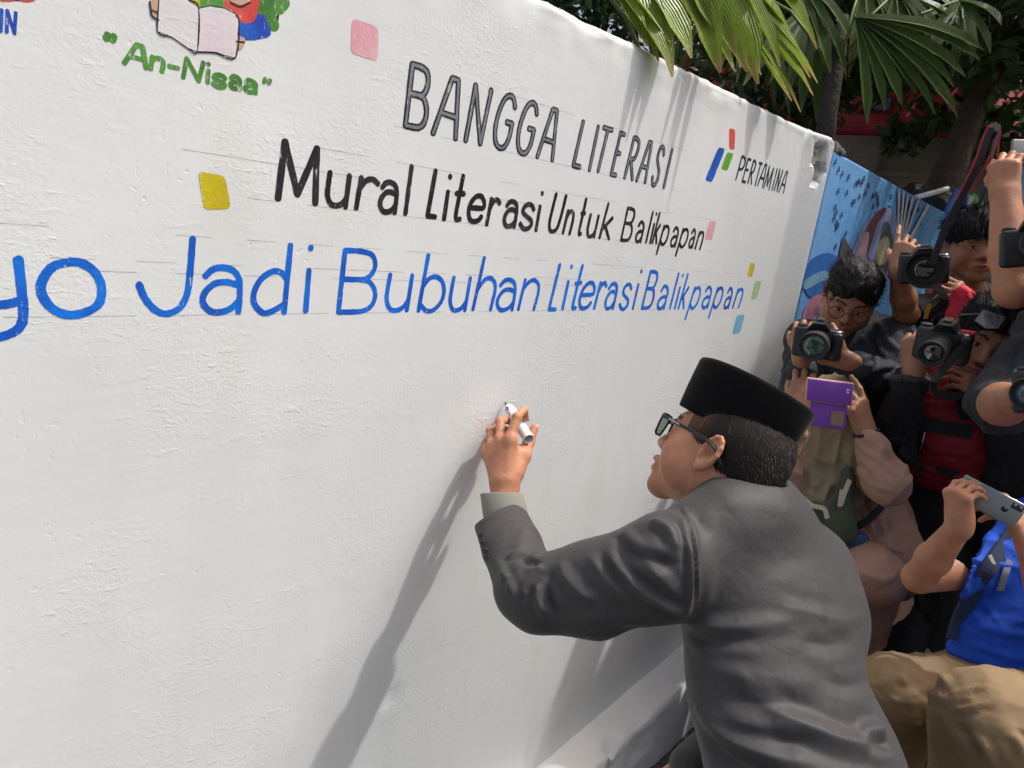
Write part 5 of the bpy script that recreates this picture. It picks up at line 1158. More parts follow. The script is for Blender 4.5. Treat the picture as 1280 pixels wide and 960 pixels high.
def slr(lens_c, fwd, up, label, lens_r=.036, lens_l=.07, glass=M_glassd, hood=False, accent=None):
    """single lens reflex camera; lens_c = centre of the front of the lens"""
    ax = frame(fwd, up); root = thing('camera', lens_c - ax[1] * (lens_l + .03), label, 'camera', 'cameras held by the photographers'); B = lens_c - ax[1] * (lens_l + .030)
    T_ = lambda x, y, z: B + np.array([x, y, z]) @ ax
    mb = MB(); mb.box(T_(0, 0, -.004), (.066, .022, .044), ax, .010); mb.box(T_(-.052, .014, -.006), (.014, .022, .040), ax, .009); mb.box(T_(.0, -.024, -.006), (.045, .004, .030), ax, .002)
    mb.build('camera_body', M_plast, root)
    mb = MB(); b_ = [T_(x, y, z) for x, y, z in [(-.032, -.024, .036), (.032, -.024, .036), (.032, .026, .036), (-.032, .026, .036), (-.019, -.018, .062), (.019, -.018, .062), (.016, .034, .056), (-.016, .034, .056)]]
    mb.add(b_, [(0, 3, 2, 1), (4, 5, 6, 7), (0, 1, 5, 4), (1, 2, 6, 5), (2, 3, 7, 6), (3, 0, 4, 7)]); mb.build('prism_hump', M_plast, root, False)
    MB().box(T_(0, -.004, .0655), (.010, .010, .0025), ax).build('hot_shoe', M_metal, root, False)
    MB().lathe(T_(.048, -.004, .038), ax[2], [(0, .014), (.008, .014), (.009, .012)], 20).build('mode_dial', M_rub, root); MB().lathe(T_(-.052, .018, .033), ax[2], [(0, .009), (.006, .008)], 16).build('shutter_button', M_metal, root)
    r = lens_r; L = lens_l; s0 = T_(0, .022, 0)
    if hood: pr = [(0, r * .8), (L * .25, r * .82), (L * .27, r * .92), (L * .55, r * .92), (L * .57, r * .86), (L * .62, r * .9), (L * 1.0, r * 1.2), (L * 1.0, r * 1.14), (L * .66, r * .84), (L * .64, r * .3)]
    else: pr = [(0, r * .85), (L * .2, r * .86), (L * .22, r * .95), (L * .5, r * .95), (L * .52, r * .90), (L * .6, r * .90), (L * .62, r), (L * 1.0, r), (L * 1.02, r * .95), (L * 1.0, r * .88), (L * .93, r * .84), (L * .9, r * .3)]
    o = MB().lathe(s0, ax[1], pr, 40, capa=False).build('lens_barrel', M_rub, root); autosmooth(o)
    gd = L * (.66 if hood else .94); MB().lathe(s0, ax[1], [(gd - .006, r * .80), (gd - .001, r * .7), (gd + .001, r * .45), (gd + .002, r * .05)], 32, capa=False).build('front_glass', glass, root)
    MB().lathe(s0, ax[1], [(L * .3, r * .97), (L * .45, r * .97)], 40, capa=False, capb=False).build('rubber_ring', M_plast, root)
    for k in range(40):
        a = 2 * math.pi * k / 40
    if accent: MB().box(T_(-.05, .0, .040), (.016, .012, .004), ax, .002).build('strap_patch', accent, root)
    return root, T_

def refold(o, L):
    me = o.data; n = len(me.vertices); V = np.empty(n * 3); me.vertices.foreach_get('co', V); V = V.reshape(-1, 3) + wl(o); Q = np.empty(len(me.polygons) * 4, int); me.polygons.foreach_get('vertices', Q)
    V = folds(V, Q.reshape(-1, 4), L) - wl(o); me.vertices.foreach_set('co', V.ravel()); me.update()

# ---- photographer with glasses, nearest the wall
A_ = thing('person', at(1085, 800, 2.4) * [1, 1, 0], 'man with thin round glasses and a charcoal shirt, looking down beside the blue mural', 'person', 'press photographers crowding behind')
ho = at(1062, 374, 2.28); parts = []
hax = head_part(parts, ho, cdir(-.40, .56, -.74), cdir(.08, -.82, -.56), .97, neck=(0, -.07, -.17), stub=.25)
sL, sR = at(1118, 425, 2.32), at(1010, 425, 2.38); eL, eR_ = at(1128, 478, 2.14), at(1000, 500, 2.25); wL, wR_ = at(1062, 452, 2.02), at(1003, 445, 2.10)
WL = (wL, mirror(obj_axes(cdir(-.8, -.25, .25), cdir(.2, .75, -.6)))); WR = (wR_, obj_axes(cdir(.15, -.95, .1), cdir(-.5, -.1, -.85)))
arm_skin(parts, sL, eL, wL, WL, hand_template((35, 40, 25), thumb_out=60), bare_from=.55); arm_skin(parts, sR, eR_, wR_, WR, hand_template((45, 45, 25)), bare_from=.5)
pl = at(1100, 640, 2.75); core(parts, [ho - hax[2] * .12, at(1072, 450, 2.5), pl], [.05, .09, .09])
V, Q, c_4 = merge(parts); mesh('body', V, Q, M_skin2, A_, col=c_4)
def b(f):
    ellipse_body(f, [(at(1066, 425, 2.42), .10, .085), (at(1068, 455, 2.42), .20, .125), (at(1080, 540, 2.55), .19, .13), (pl, .17, .12)], cdir(0, -.2, -1), .04)
    f.cone(at(1070, 425, 2.38), sL, .07, .072, .03); f.cone(at(1060, 425, 2.38), sR, .07, .07, .03)
    f.cone(sL, eL, .075, .062, .02); f.cone(eL, wL + (eL - wL) * .15, .058, .040, .015); f.cone(sR, eR_, .07, .058, .02); f.cone(eR_, wR_ + (eR_ - wR_) * .25, .055, .040, .015)
    f.cone(ho + (np.array([0, -.07, -.13])) @ hax, at(1066, 430, 2.42), .064, .075, .02)
sa = cloth('shirt', M_navy, A_, b, np.min([sL, sR, eL, eR_, pl, wL], 0) - .2, np.max([sL, sR, eL, ho, wR_, pl], 0) + .15, .008, .010, 10, 2)
refold(sa, [([(1095, 400), (1110, 425), (1125, 440)], .009, .008), ([(1085, 410), (1095, 440), (1110, 462)], .009, -.008), ([(1075, 470), (1095, 462), (1118, 458)], .008, .007), ([(1070, 455), (1090, 450), (1120, 445)], .008, -.006), ([(1100, 480), (1112, 470), (1130, 455)], .007, .007), ([(1040, 420), (1050, 450), (1055, 480)], .009, .007), ([(1066, 400), (1078, 425), (1082, 450)], .008, .006)])
legs(A_, pl, cdir(-.4, 0, -1), M_black, seed=5)
hairs(A_, ho, hax, .97, 'back', 3, n=3500, comb=(.45, -.8, .5), L=.035)
mb = MB()
for s in (-1, 1): mb.tube([ho + (np.array([s * .034 + .022 * math.cos(a), .102 - abs(.034 + .022 * s * math.cos(a)) * .12, -.004 + .019 * math.sin(a)]) * 1.04) @ hax for a in np.linspace(0, 2 * math.pi, 17)], .0016, 6, cap=False)
mb.tube([ho + np.array([-.012, .104, .002]) @ hax, ho + np.array([.012, .104, .002]) @ hax], .0014, 6)
for s in (-1, 1): mb.tube([ho + np.array([s * .058, .098, .002]) @ hax, ho + np.array([s * .082, .0, .006]) @ hax, ho + np.array([s * .080, -.03, -.01]) @ hax], .0013, 6)
mb.build('glasses', M_plast, A_)
slr(at(1016, 434, 1.92), cdir(-.50, .20, -.84), cdir(.08, -1, -.2), 'camera with a wide green-coated lens held low by the man in glasses', .040, .075, M_glassg)

# ---- woman with the purple phone
B_ = thing('person', at(1070, 830, 2.1) * [1, 1, 0], 'seated woman in dusty pink and a cream headscarf, face hidden by a purple phone', 'person', 'press photographers crowding behind')
ho = at(1042, 525, 2.10); parts = []; hax = head_part(parts, ho, cdir(-.25, .1, -.95), cdir(-.02, -1, -.1), .95)
sL, sR = at(1082, 585, 2.12), at(985, 580, 2.2); eL, eR_ = at(1108, 602, 1.90), at(968, 628, 2.05); wL, wR_ = at(1083, 541, 1.93), at(997, 515, 1.97)
WL = (wL, mirror(obj_axes(cdir(-.32, -.95, .0), cdir(.35, -.1, -.9)))); WR = (wR_, obj_axes(cdir(.3, -.9, .1), cdir(-.4, .0, -.9)))
arm_skin(parts, sL, eL, wL, WL, hand_template(((10, 15, 10), (30, 35, 20), (40, 50, 30), (45, 55, 30)), thumb_out=40), s=.92, bare_from=.7); arm_skin(parts, sR, eR_, wR_, WR, hand_template((30, 35, 20), thumb_out=40), s=.92, bare_from=.7)
pl = at(1058, 735, 2.25); core(parts, [ho - hax[2] * .12, at(1042, 640, 2.25), pl], [.05, .09, .1]); V, Q, c_4 = merge(parts); mesh('body', V, Q, M_skin2, B_, col=c_4)
knL, knR = at(1088, 722, 1.92), at(1020, 770, 1.85); anL, anR = at(1055, 850, 2.3) , at(1010, 850, 2.2); anL[2] = anR[2] = .1
def b(f):
    ellipse_body(f, [(at(1038, 575, 2.2), .12, .10), (at(1040, 620, 2.22), .19, .14), (at(1055, 680, 2.2), .18, .15), (pl, .17, .14)], cdir(0, -.1, -1), .05)
    f.cone(at(1045, 580, 2.2), sL, .08, .075, .04); f.cone(at(1035, 580, 2.2), sR, .08, .075, .04); f.cone(sL, eL, .070, .056, .03); f.cone(eL, wL + (eL - wL) * .18, .056, .038, .025); f.cone(sR, eR_, .075, .065, .03); f.cone(eR_, wR_ + (eR_ - wR_) * .2, .062, .040, .02)
    f.cone(at(1085, 650, 2.15), at(1100, 700, 2.05), .12, .12, .05)
bl = cloth('blouse', M_pink, B_, b, np.min([sR, eR_, pl, wL], 0) - .24, np.max([sL, eL, ho, wR_, pl], 0) + .15, .007, .010, 8, 12)
refold(bl, [([(1070, 548), (1082, 565), (1100, 575)], .006, .007), ([(1068, 560), (1080, 585), (1092, 610)], .007, -.007), ([(1085, 560), (1105, 580), (1125, 598)], .007, .006), ([(1072, 590), (1090, 605), (1115, 615)], .006, .006), ([(1095, 560), (1112, 572), (1128, 590)], .006, -.005), ([(1085, 625), (1100, 650), (1112, 680)], .008, .007), ([(1075, 640), (1085, 665), (1108, 690)], .008, -.007), ([(1078, 690), (1100, 684), (1130, 690)], .007, .008), ([(1076, 700), (1098, 697), (1128, 704)], .007, -.007), ([(1066, 590), (1075, 620), (1080, 650)], .007, .006)])
tie('scarf_edge', {}, [at(1003, 622, 1.93), at(1016, 632, 1.925), at(1030, 636, 1.92), at(1034, 648, 1.92)], mat('cream_hem', (.5, .46, .34), .8), B_, .006, .002); tie('scarf_edge', {}, [at(1062, 600, 1.93), at(1056, 615, 1.92), at(1050, 632, 1.92), at(1053, 612, 1.92)], mat('cream_hem', (.5, .46, .34), .8), B_, .006, .002)
legs(B_, pl, cdir(-.2, .2, -1), M_pink, kn_=[knR, knL], an_=[anR, anL], r=(.10, .085, .055), amp=.010, seed=8, pr_=.15)
def b(f):
    f.ell(ho + hax[2] * .01 - hax[1] * .005, (.098, .115, .128), 0, ax=hax); f.cone(ho - hax[2] * .05, ho - hax[2] * .16 + hax[1] * .0, .088, .105, .03); f.cone(ho - hax[2] * .16, at(1030, 625, 2.05), .11, .085, .05, flat=(cdir(0, 0, 1), .6)); f.cone(at(1012, 600, 2.06), at(1022, 640, 2.03), .06, .05, .04, flat=(cdir(0, 0, 1), .5))
    f.ell(ho + hax[1] * .100 + hax[2] * .030, (.048, .04, .048), .01, True, ax=hax); f.ell(ho + hax[1] * .055 - hax[2] * .07, (.062, .050, .055), .03, ax=hax)
cloth('headscarf', mat('cream_scarf', (.50, .42, .26), .8, noise=1, nscale=7, col2=(.20, .16, .09), bump2=.004, b2scale=18), B_, b, ho - [.3, .3, .42], ho + .25, .0065, .010, 12, 22, an=(1, 1, .4))
def b(f): f.cone(at(1016, 645, 1.95), at(1040, 660, 1.95), .045, .062, .03, flat=(cdir(0, 0, 1), .4)); f.cone(at(1062, 590, 1.96), at(1048, 655, 1.95), .018, .045, .03, flat=(cdir(0, 0, 1), .5))
q = at(1040, 640, 1.96); cloth('scarf_tail', mat('olive_scarf', (.06, .075, .038), .8, bump2=.004, b2scale=20), B_, b, q - .22, q + .22, .006, .006, 14, 24)
MB().tube([wL + (eL - wL) * .0 + WL[1][1] * .030 * math.cos(a) + WL[1][0] * .030 * math.sin(a) for a in np.linspace(0, 2 * math.pi, 17)], .006, 6, flat=None).build('wristwatch', M_black, B_)
# phone in a purple flip case
pa, pb, pc, pd_ = at(1009, 474, 1.86), at(1066, 481, 1.86), at(1064, 505, 1.87), at(1007, 498, 1.87); px_ = _n(pb - pa); pz_ = _n(pa - pd_); py_ = np.cross(pz_, px_); pax = np.array([px_, py_, pz_])
ph = thing('phone', (pa + pc) / 2, 'phone in an open purple flip case held up by the woman in pink', 'phone'); M_pur = mat('purple_leatherette', (.20, .06, .42), .45, bump=.0008, bscale=300)
hw = np.linalg.norm(pb - pa) / 2; hh_ = .0305; cp = (pa + pb + pc + pd_) / 4
MB().box(cp - py_ * .000, (hw, .005, hh_), pax, .004).build('case_back', M_pur, ph); MB().box(cp, (hw + .0015, .0035, hh_ + .0015), pax, .003).build('case_rim', mat('peach_rim', (.62, .36, .24), .5), ph)
fc = cp - pz_ * (hh_ + .036) + px_ * .004; fv = frame(py_ * -1 + 0, pz_ + .15 * py_); MB().box(fc + py_ * .004, (hw * .82, .002, .034), pax, .0015).build('case_flap', M_pur, ph)
front = -1 if py_.dot(R[:, 2]) > 0 else 1
MB().box(fc + py_ * .004 + py_ * front * .003 + px_ * .024 - pz_ * .004, (.017, .0012, .020), pax).build('flap_window', mat('tan_window', (.30, .18, .12), .4), ph, False)
MB().box(cp + py_ * front * .0055 + px_ * (hw - .014) + pz_ * .008, (.0035, .001, .0055), pax, .0008).build('camera_cutout', M_white, ph, False); MB().lathe(cp + py_ * front * .006 + px_ * (hw - .014) + pz_ * .009, py_ * front, [(0, .0026), (.001, .0026)], 14).build('phone_lens', M_glassd, ph)
# shoulder bag
q = at(1050, 690, 1.98); f = Field(q - .16, q + .16, .005); bax = obj_axes(cdir(.25, -.95, 0), cdir(-.1, 0, -1)); f.box(q, (.062, .035, .072), .02, 0, ax=bax); V, Q = f.mesh(); bgr = thing('shoulder_bag', q - [0, 0, .07], 'small blue and brown shoulder bag at the waist of the woman in pink', 'bag'); mesh('bag_body', V, Q, mat('blue_bag', (.03, .07, .17), .6, noise=.4, nscale=40), bgr)
f = Field(q - .16, q + .16, .004); f.box(q - bax[2] * .02 - bax[0] * .03 + bax[1] * .036, (.036, .012, .045), .01, 0, ax=bax); V, Q = f.mesh(); mesh('front_pocket', V, Q, mat('brown_leather', (.09, .045, .03), .45, bump=.001, bscale=200), bgr)
for k in range(3): MB().lathe(q - bax[2] * (.005 + .012 * k) - bax[0] * (.01 + .012 * k) + bax[1] * .049, bax[1], [(0, .004), (.003, .003)], 12).build('brass_stud', mat('brass', (.6, .42, .18), .3, 1), bgr)
tie('strap', {}, [q + bax[2] * .06, at(1085, 650, 1.96), at(1110, 622, 1.98), at(1118, 600, 2.05)], M_black, bgr, .010, .002)
# chair under her
ch = thing('folding_chair', at(1085, 820, 2.1) * [1, 1, 0], 'chair with pale metal tube legs under the woman in pink', 'chair'); Mt = mat('pale_metal_tube', (.40, .37, .30), .45, .3)
sc_ = pl * [1, 1, 0] + [0, 0, pl[2] - .17]; MB().box(sc_, (.2, .2, .02), [R[:, 0] * [1, 1, 0] / np.linalg.norm((R[:, 0] * [1, 1, 0])), _n(R[:, 2] * [1, 1, 0]), [0, 0, 1]], .01).build('seat', M_plast, ch)
for a_, b__ in ((1, 1), (1, -1), (-1, 1), (-1, -1)):
    p0 = sc_ + _n(R[:, 0] * [1, 1, 0]) * .17 * a_ + _n(R[:, 2] * [1, 1, 0]) * .17 * b__; p1 = p0 * [1, 1, 0] + _n(R[:, 0] * [1, 1, 0]) * .03 * a_; MB().tube([p0, p1 + [0, 0, .01]], .010, 10).build('leg', Mt, ch)
mb = MB(); mb.tube([at(1112, 752, 1.95), at(1108, 775, 1.95), at(1102, 797, 1.95), at(1094, 806, 1.95), at(1075, 806, 1.95)], .0075, 10); mb.build('frame_tube', Mt, ch)

# ---- standing man facing us
C_ = thing('person', at(1215, 700, 2.5) * [1, 1, 0], 'young man with a black fringe and black T-shirt looking over his camera', 'person', 'press photographers crowding behind')
ho = at(1216, 308, 2.38); parts = []; hax = head_part(parts, ho, cdir(-.22, .22, -.95), cdir(.02, -.97, -.22), 1.0, neck=(0, -.05, -.18))
sL, sR = at(1275, 395, 2.42), at(1160, 392, 2.5); eR_ = at(1132, 392, 2.28); wR_ = at(1124, 338, 2.18); eL, wL = at(1290, 440, 2.3), at(1215, 385, 2.2)
WR = (wR_, obj_axes(cdir(.28, -.93, .0), cdir(-.6, -.1, -.8))); WL = (wL, mirror(obj_axes(cdir(-.7, -.7, -.1), cdir(.5, .1, -.85))))
arm_skin(parts, sR, eR_, wR_, WR, hand_template(((12, 15, 10), (35, 40, 25), (45, 45, 25), (50, 45, 25)), thumb_out=55)); arm_skin(parts, sL, eL, wL, WL, hand_template((40, 45, 25)))
pl = at(1225, 610, 2.6); core(parts, [ho - hax[2] * .12, at(1218, 430, 2.5), pl], [.05, .09, .09]); V, Q, c_4 = merge(parts); mesh('body', V, Q, M_skin2, C_, col=c_4)
def b(f):
    ellipse_body(f, [(at(1218, 385, 2.46), .10, .08), (at(1218, 430, 2.5), .19, .12), (at(1220, 520, 2.54), .17, .12), (pl, .17, .12)], cdir(0, -.1, -1), .04)
    f.cone(at(1218, 385, 2.46), sL, .065, .07, .03); f.cone(at(1218, 385, 2.46), sR, .065, .07, .03); f.cone(sR, sR * .25 + eR_ * .75, .072, .062, .02); f.cone(sL, sL * .2 + eL * .8, .072, .062, .02)
cloth('t_shirt', M_black, C_, b, np.min([sR, eR_, pl], 0) - .2, np.max([sL, eL, ho, pl], 0) + .1, .009, .008, 9, 31)
legs(C_, pl, cdir(-.2, 0, -1), M_black, seed=15); hairs(C_, ho, hax, 1.0, 'fringe', 6, n=3500, comb=(.25, .8, -.6), L=.04)
MB().tube([wR_ + (eR_ - wR_) * .16 + WR[1][1] * .033 * math.cos(a) + WR[1][0] * .031 * math.sin(a) for a in np.linspace(0, 2 * math.pi, 17)], .006, 6).build('wristband', M_black, C_)
cr, T_ = slr(at(1157, 338, 1.98), cdir(-.45, .22, -.86), cdir(-.05, -1, -.2), 'black camera with a lens hood held by the young man with a fringe', .044, .085, M_glassd, hood=True)
tie('strap', {}, [T_(.06, -.01, .03), at(1180, 370, 2.12), at(1158, 400, 2.15), at(1152, 440, 2.2)], M_black, cr, .012); tie('strap_print', {}, [at(1162, 380, 2.11), at(1157, 398, 2.13)], mat('strap_yellow', (.5, .33, .02), .6), cr, .005, .003)

# ---- man with sunglasses on his head, red and black jacket
D0 = thing('person', at(1195, 900, 2.1) * [1, 1, 0], 'man in a red and black jacket, sunglasses pushed up on his head', 'person', 'press photographers crowding behind')
ho = at(1232, 425, 2.0); parts = []; hax = head_part(parts, ho, cdir(-.45, .32, -.83), cdir(.32, -.88, -.22), 1.04, neck=(0, -.06, -.18), stub=.6)
sR, sL = at(1152, 505, 2.18), at(1265, 530, 2.10); eR_, wR_ = at(1112, 552, 2.14), at(1143, 462, 1.92); eL, wL = at(1275, 570, 2.0), at(1232, 500, 1.97)
WR = (wR_, obj_axes(cdir(.12, -.97, .1), cdir(-.75, -.1, -.6))); WL = (wL, mirror(obj_axes(cdir(-.6, -.6, -.1), cdir(.6, .3, -.75))))
arm_skin(parts, sR, eR_, wR_, WR, hand_template(((50, 45, 30), (50, 45, 30), (50, 45, 30), (50, 45, 30)), thumb_out=45), bare_from=.6, fat=1.1); arm_skin(parts, sL, eL, wL, WL, hand_template((45, 45, 25)), bare_from=.6)
pl = at(1190, 720, 2.3); core(parts, [ho - hax[2] * .12, at(1190, 530, 2.2), pl], [.05, .09, .09]); V, Q, c_4 = merge(parts); mesh('body', V, Q, M_skin2, D0, col=c_4)
def b(f):
    f.cone(at(1200, 470, 2.15), sR, .09, .085, .04); f.cone(at(1205, 470, 2.15), sL, .09, .08, .04); f.cone(sR, eR_, .088, .072, .03); f.cone(eR_, wR_ + (eR_ - wR_) * .16, .068, .045, .02); f.cone(sL, eL, .085, .07, .03); f.cone(eL, wL + (eL - wL) * .16, .065, .045, .02)
    ellipse_body(f, [(at(1190, 640, 2.24), .175, .13), (pl, .17, .12)], cdir(0, -.1, -1), .04)
js = cloth('jacket_sleeves', M_black, D0, b, np.min([sR, eR_, pl, wR_], 0) - .22, np.max([sL, eL, ho, pl, wR_], 0) + .1, .008, .012, 9, 41)
refold(js, [([(1130, 490), (1120, 515), (1105, 535)], .008, .009), ([(1145, 495), (1135, 525), (1120, 555)], .008, -.008), ([(1110, 560), (1125, 570), (1140, 575)], .008, .009), ([(1105, 545), (1125, 545), (1140, 550)], .007, -.008)])
def b(f): ellipse_body(f, [(at(1200, 490, 2.14), .12, .115), (at(1192, 525, 2.15), .165, .135), (at(1200, 560, 2.17), .160, .142)], cdir(0, -.1, -1), .04)
q = at(1188, 570, 2.17); jm = cloth('jacket_front', M_red, D0, b, q - .42, q + .42, .008, .012, 9, 43, an=(1, 1, 1.3)); refold(jm, [([(1135, 520), (1165, 530), (1200, 528)], .008, .008), ([(1140, 500), (1170, 505), (1205, 500)], .008, .009), ([(1145, 485), (1175, 492), (1205, 485)], .007, -.008), ([(1140, 575), (1170, 590), (1205, 598)], .008, .009), ([(1150, 560), (1180, 570), (1210, 572)], .008, -.008), ([(1160, 470), (1165, 500), (1160, 525)], .008, .007)])
def b(f): f.cone(at(1208, 418, 2.07), at(1205, 375, 2.08), .045, .04, .03); f.cone(at(1208, 418, 2.07), at(1200, 470, 2.06), .045, .05, .03); f.cone(at(1250, 480, 2.1), at(1205, 475, 2.1), .05, .05, .03)
q = at(1210, 420, 2.08); cloth('hood', M_redb, D0, b, q - .2, q + .2, .007, .012, 14, 44)
# dark bands and zips across the front
bvh = BVHTree.FromPolygons([tuple(v.co) for v in jm.data.vertices], [tuple(p.vertices) for p in jm.data.polygons]); base_ = Vector(wl(jm))
def onj(pts, off=.006):
    out = []
    for px, py in pts:
        d = _n(R @ np.array([px - 640.0, py - 480.0, FPX])); h_ = bvh.ray_cast(Vector(EYE) - base_, Vector(d))
        out.append(np.array(h_[0] + base_) - d * off if h_[0] is not None else at(px, py, 2.03))
    return out
for pts, w in [([(1120, 515), (1150, 528), (1185, 535), (1215, 540)], .020), ([(1125, 560), (1150, 580), (1185, 590), (1225, 605)], .014), ([(1155, 538), (1152, 555), (1148, 570)], .007), ([(1200, 470), (1210, 500), (1215, 525)], .035)]: tie('black_band', {}, onj(pts), M_black, jm, w, .002)
tie('zip', {}, onj([(1156, 540), (1153, 552), (1150, 564)], .011), M_metal, jm, .0015, .001)
MB().tube([wR_ + (eR_ - wR_) * .14 + WR[1][1] * .046 * math.cos(a) + WR[1][0] * .045 * math.sin(a) for a in np.linspace(0, 2 * math.pi, 21)], .010, 8).build('knit_cuff', mat('grey_rib_knit', (.045, .045, .048), .9, bump=.002, bscale=120), D0)
legs(D0, pl, cdir(-.3, 0, -1), mat('dark_navy_trousers', (.010, .011, .016), .85, bump2=.005, b2scale=15), seed=25); hairs(D0, ho, hax, 1.04, 'back', 9, n=3500, comb=(.2, -.8, .5), L=.03)
sg = MB()
for s in (-1, 1): sg.add([ho + (np.array(p) * 1.04) @ hax for p in [(s * .008, .100, .090), (s * .060, .088, .088), (s * .064, .093, .058), (s * .036, .108, .052), (s * .012, .110, .062), (s * .008, .098, .093), (s * .060, .086, .091), (s * .066, .089, .056), (s * .036, .104, .049), (s * .012, .106, .060)]], [(0, 1, 2, 3, 4), (9, 8, 7, 6, 5)] + [(i, (i + 1) % 5, 5 + (i + 1) % 5, 5 + i) for i in range(5)])
for s in (-1, 1): sg.tube([ho + (np.array(p) * 1.04) @ hax for p in [(s * .062, .090, .078), (s * .088, .03, .05), (s * .090, -.02, .03)]], .003, 6)
sg.build('sunglasses', mat('mirrored_sunglass', (.14, .15, .17), .15, coat=1), D0, False)
cr, T_ = slr(at(1164, 443, 1.76), cdir(-.66, .24, -.72), cdir(.14, -.98, -.2), 'black zoom camera with red strap held by the man in the red jacket', .033, .11, M_glassd, accent=M_redb)
tie('strap', {}, [T_(-.062, 0, .03), at(1168, 478, 1.75), at(1185, 495, 1.85), at(1230, 490, 1.9)], M_black, cr, .010)

# ---- raised arm at the right edge
Gp = thing('person', at(1330, 900, 1.95) * [1, 1, 0], 'person mostly beyond the right edge, bare forearm raised with a silver phone', 'person', 'press photographers crowding behind')
parts = []; ho = at(1400, 250, 2.0); hax = head_part(parts, ho, cdir(-.6, .1, -.75), cdir(0, -1, -.1), 1.0, h=.004)
sR = at(1352, 350, 2.0); eR_ = at(1268, 362, 1.75); wR_ = at(1256, 243, 1.78); WR = (wR_, obj_axes(cdir(.05, -.98, .1), cdir(-.8, .0, -.6)))
arm_skin(parts, sR, eR_, wR_, WR, hand_template(((50, 55, 30), (40, 55, 30), (35, 50, 30), (30, 45, 25)), thumb_out=50), r=(.05, .048, .031), fat=1.1)
sL = at(1450, 360, 2.1); eL, wL = at(1400, 420, 1.8), at(1312, 318, 1.72); WL = (wL, mirror(obj_axes(cdir(-.6, -.8, .1), cdir(.6, .1, -.75)))); arm_skin(parts, sL, eL, wL, WL, hand_template((45, 45, 25)))
pl = at(1385, 600, 2.15); core(parts, [ho - hax[2] * .12, at(1390, 420, 2.1), pl], [.05, .09, .09]); V, Q, c_4 = merge(parts); mesh('body', V, Q, M_skin, Gp, col=c_4)
def b(f):
    ellipse_body(f, [(at(1400, 335, 2.05), .1, .08), (at(1395, 400, 2.08), .19, .12), (pl, .17, .12)], cdir(0, 0, -1), .04); f.cone(at(1400, 335, 2.05), sR, .07, .07, .03); f.cone(sR, sR * .35 + eR_ * .65, .07, .062, .02); f.cone(at(1400, 335, 2.05), sL, .07, .07, .03); f.cone(sL, eL, .07, .06, .02)
cloth('t_shirt', M_black, Gp, b, np.min([sR, eR_, pl], 0) - .2, np.max([sL, ho, pl], 0) + .15, .011, .008, 9, 51); legs(Gp, pl, cdir(-.4, 0, -1), M_navy, seed=35); hairs(Gp, ho, hax, 1.0, 'back', 16, n=300)
MB().tube([wR_ + (eR_ - wR_) * .62 + WR[1][1] * .045 * math.cos(a) + WR[1][0] * .045 * math.sin(a) for a in np.linspace(0, 2 * math.pi, 17)], .002, 6).build('bracelet', M_metal, Gp)
q = at(1282, 186, 1.70); rax = obj_axes(cdir(.1, -1, 0), cdir(-.2, 0, -1)); q = at(1292, 190, 1.86); t = thing('phone', q, 'silver phone gripped in the raised hand at the right edge', 'phone'); MB().box(q, (.055, .006, .032), rax, .004).build('phone_body', mat('silver_plastic', (.42, .42, .36), .35, .4), t); MB().box(q - rax[2] * .002, (.056, .0035, .004), rax, .001).build('side_band', M_metal, t, False)
cr, T_ = slr(at(1300, 303, 1.55), cdir(-.5, .1, -.85), cdir(0, -1, 0), 'black camera cut off by the right edge below the raised phone', .036, .07, M_glassd)
# the two camera straps hanging from the raised fist
st = thing('camera_strap', at(1248, 160, 1.80), 'black strap with red edges looping from the raised hand down to a camera', 'strap')
Ms = mat('strap_webbing', (.03, .03, .042), .8, weave=.0003); Mre = mat('strap_red_edge', (.45, .03, .06), .7)
p1 = [at(1250, 160, 1.80), at(1238, 162, 1.80), at(1222, 205, 1.83), at(1200, 250, 1.88), at(1180, 290, 1.93), at(1165, 330, 1.97)]; tie('strap_band', {}, p1, Ms, st, .010); 
sd = R[:, 0] * .010; tie('red_edge', {}, [p - sd for p in p1[:4]], Mre, st, .0016, .0016); tie('red_edge', {}, [at(1251, 163, 1.79), at(1243, 182, 1.80), at(1228, 215, 1.83), at(1212, 240, 1.87)], Mre, st, .0016, .0016)
st2 = thing('camera_strap', at(1246, 170, 1.82), 'wide grey strap hanging down behind the head of the young man with a fringe', 'strap'); tie('strap_band', {}, [at(1246, 165, 1.80), at(1241, 195, 1.90), at(1233, 225, 2.06), at(1224, 255, 2.30), at(1216, 285, 2.52), at(1212, 320, 2.56)], Ms, st2, .022, .0015); tie('red_edge', {}, [at(1250, 165, 1.795), at(1246, 200, 1.83), at(1241, 225, 1.86)], Mre, st2, .0012, .002)

# ---- dark sleeve at the right edge
Ep = thing('person', at(1290, 1000, 1.55) * [1, 1, 0], 'person in a dark jacket with a pale sleeve badge, cut off by the right edge', 'person', 'press photographers crowding behind')
parts = []; ho = at(1390, 335, 1.6); hax = head_part(parts, ho, cdir(-.8, .2, -.55), cdir(0, -1, -.1), 1.0, h=.004)
sR = at(1316, 420, 1.62); eR_ = at(1240, 522, 1.60); wR_ = at(1272, 500, 1.45); WR = (wR_, obj_axes(cdir(.80, -.05, -.45), cdir(-.1, .85, -.45)))
eR2 = at(1244, 508, 1.56); arm_skin(parts, sR, eR2, wR_, WR, hand_template((20, 30, 20), thumb_out=60), r=(.05, .046, .032), bare_from=.15, fat=1.1)
pl = at(1320, 780, 2.15); core(parts, [ho - hax[2] * .12, at(1340, 560, 1.95), pl], [.05, .09, .09]); V, Q, c_4 = merge(parts); mesh('body', V, Q, M_skin2, Ep, col=c_4)
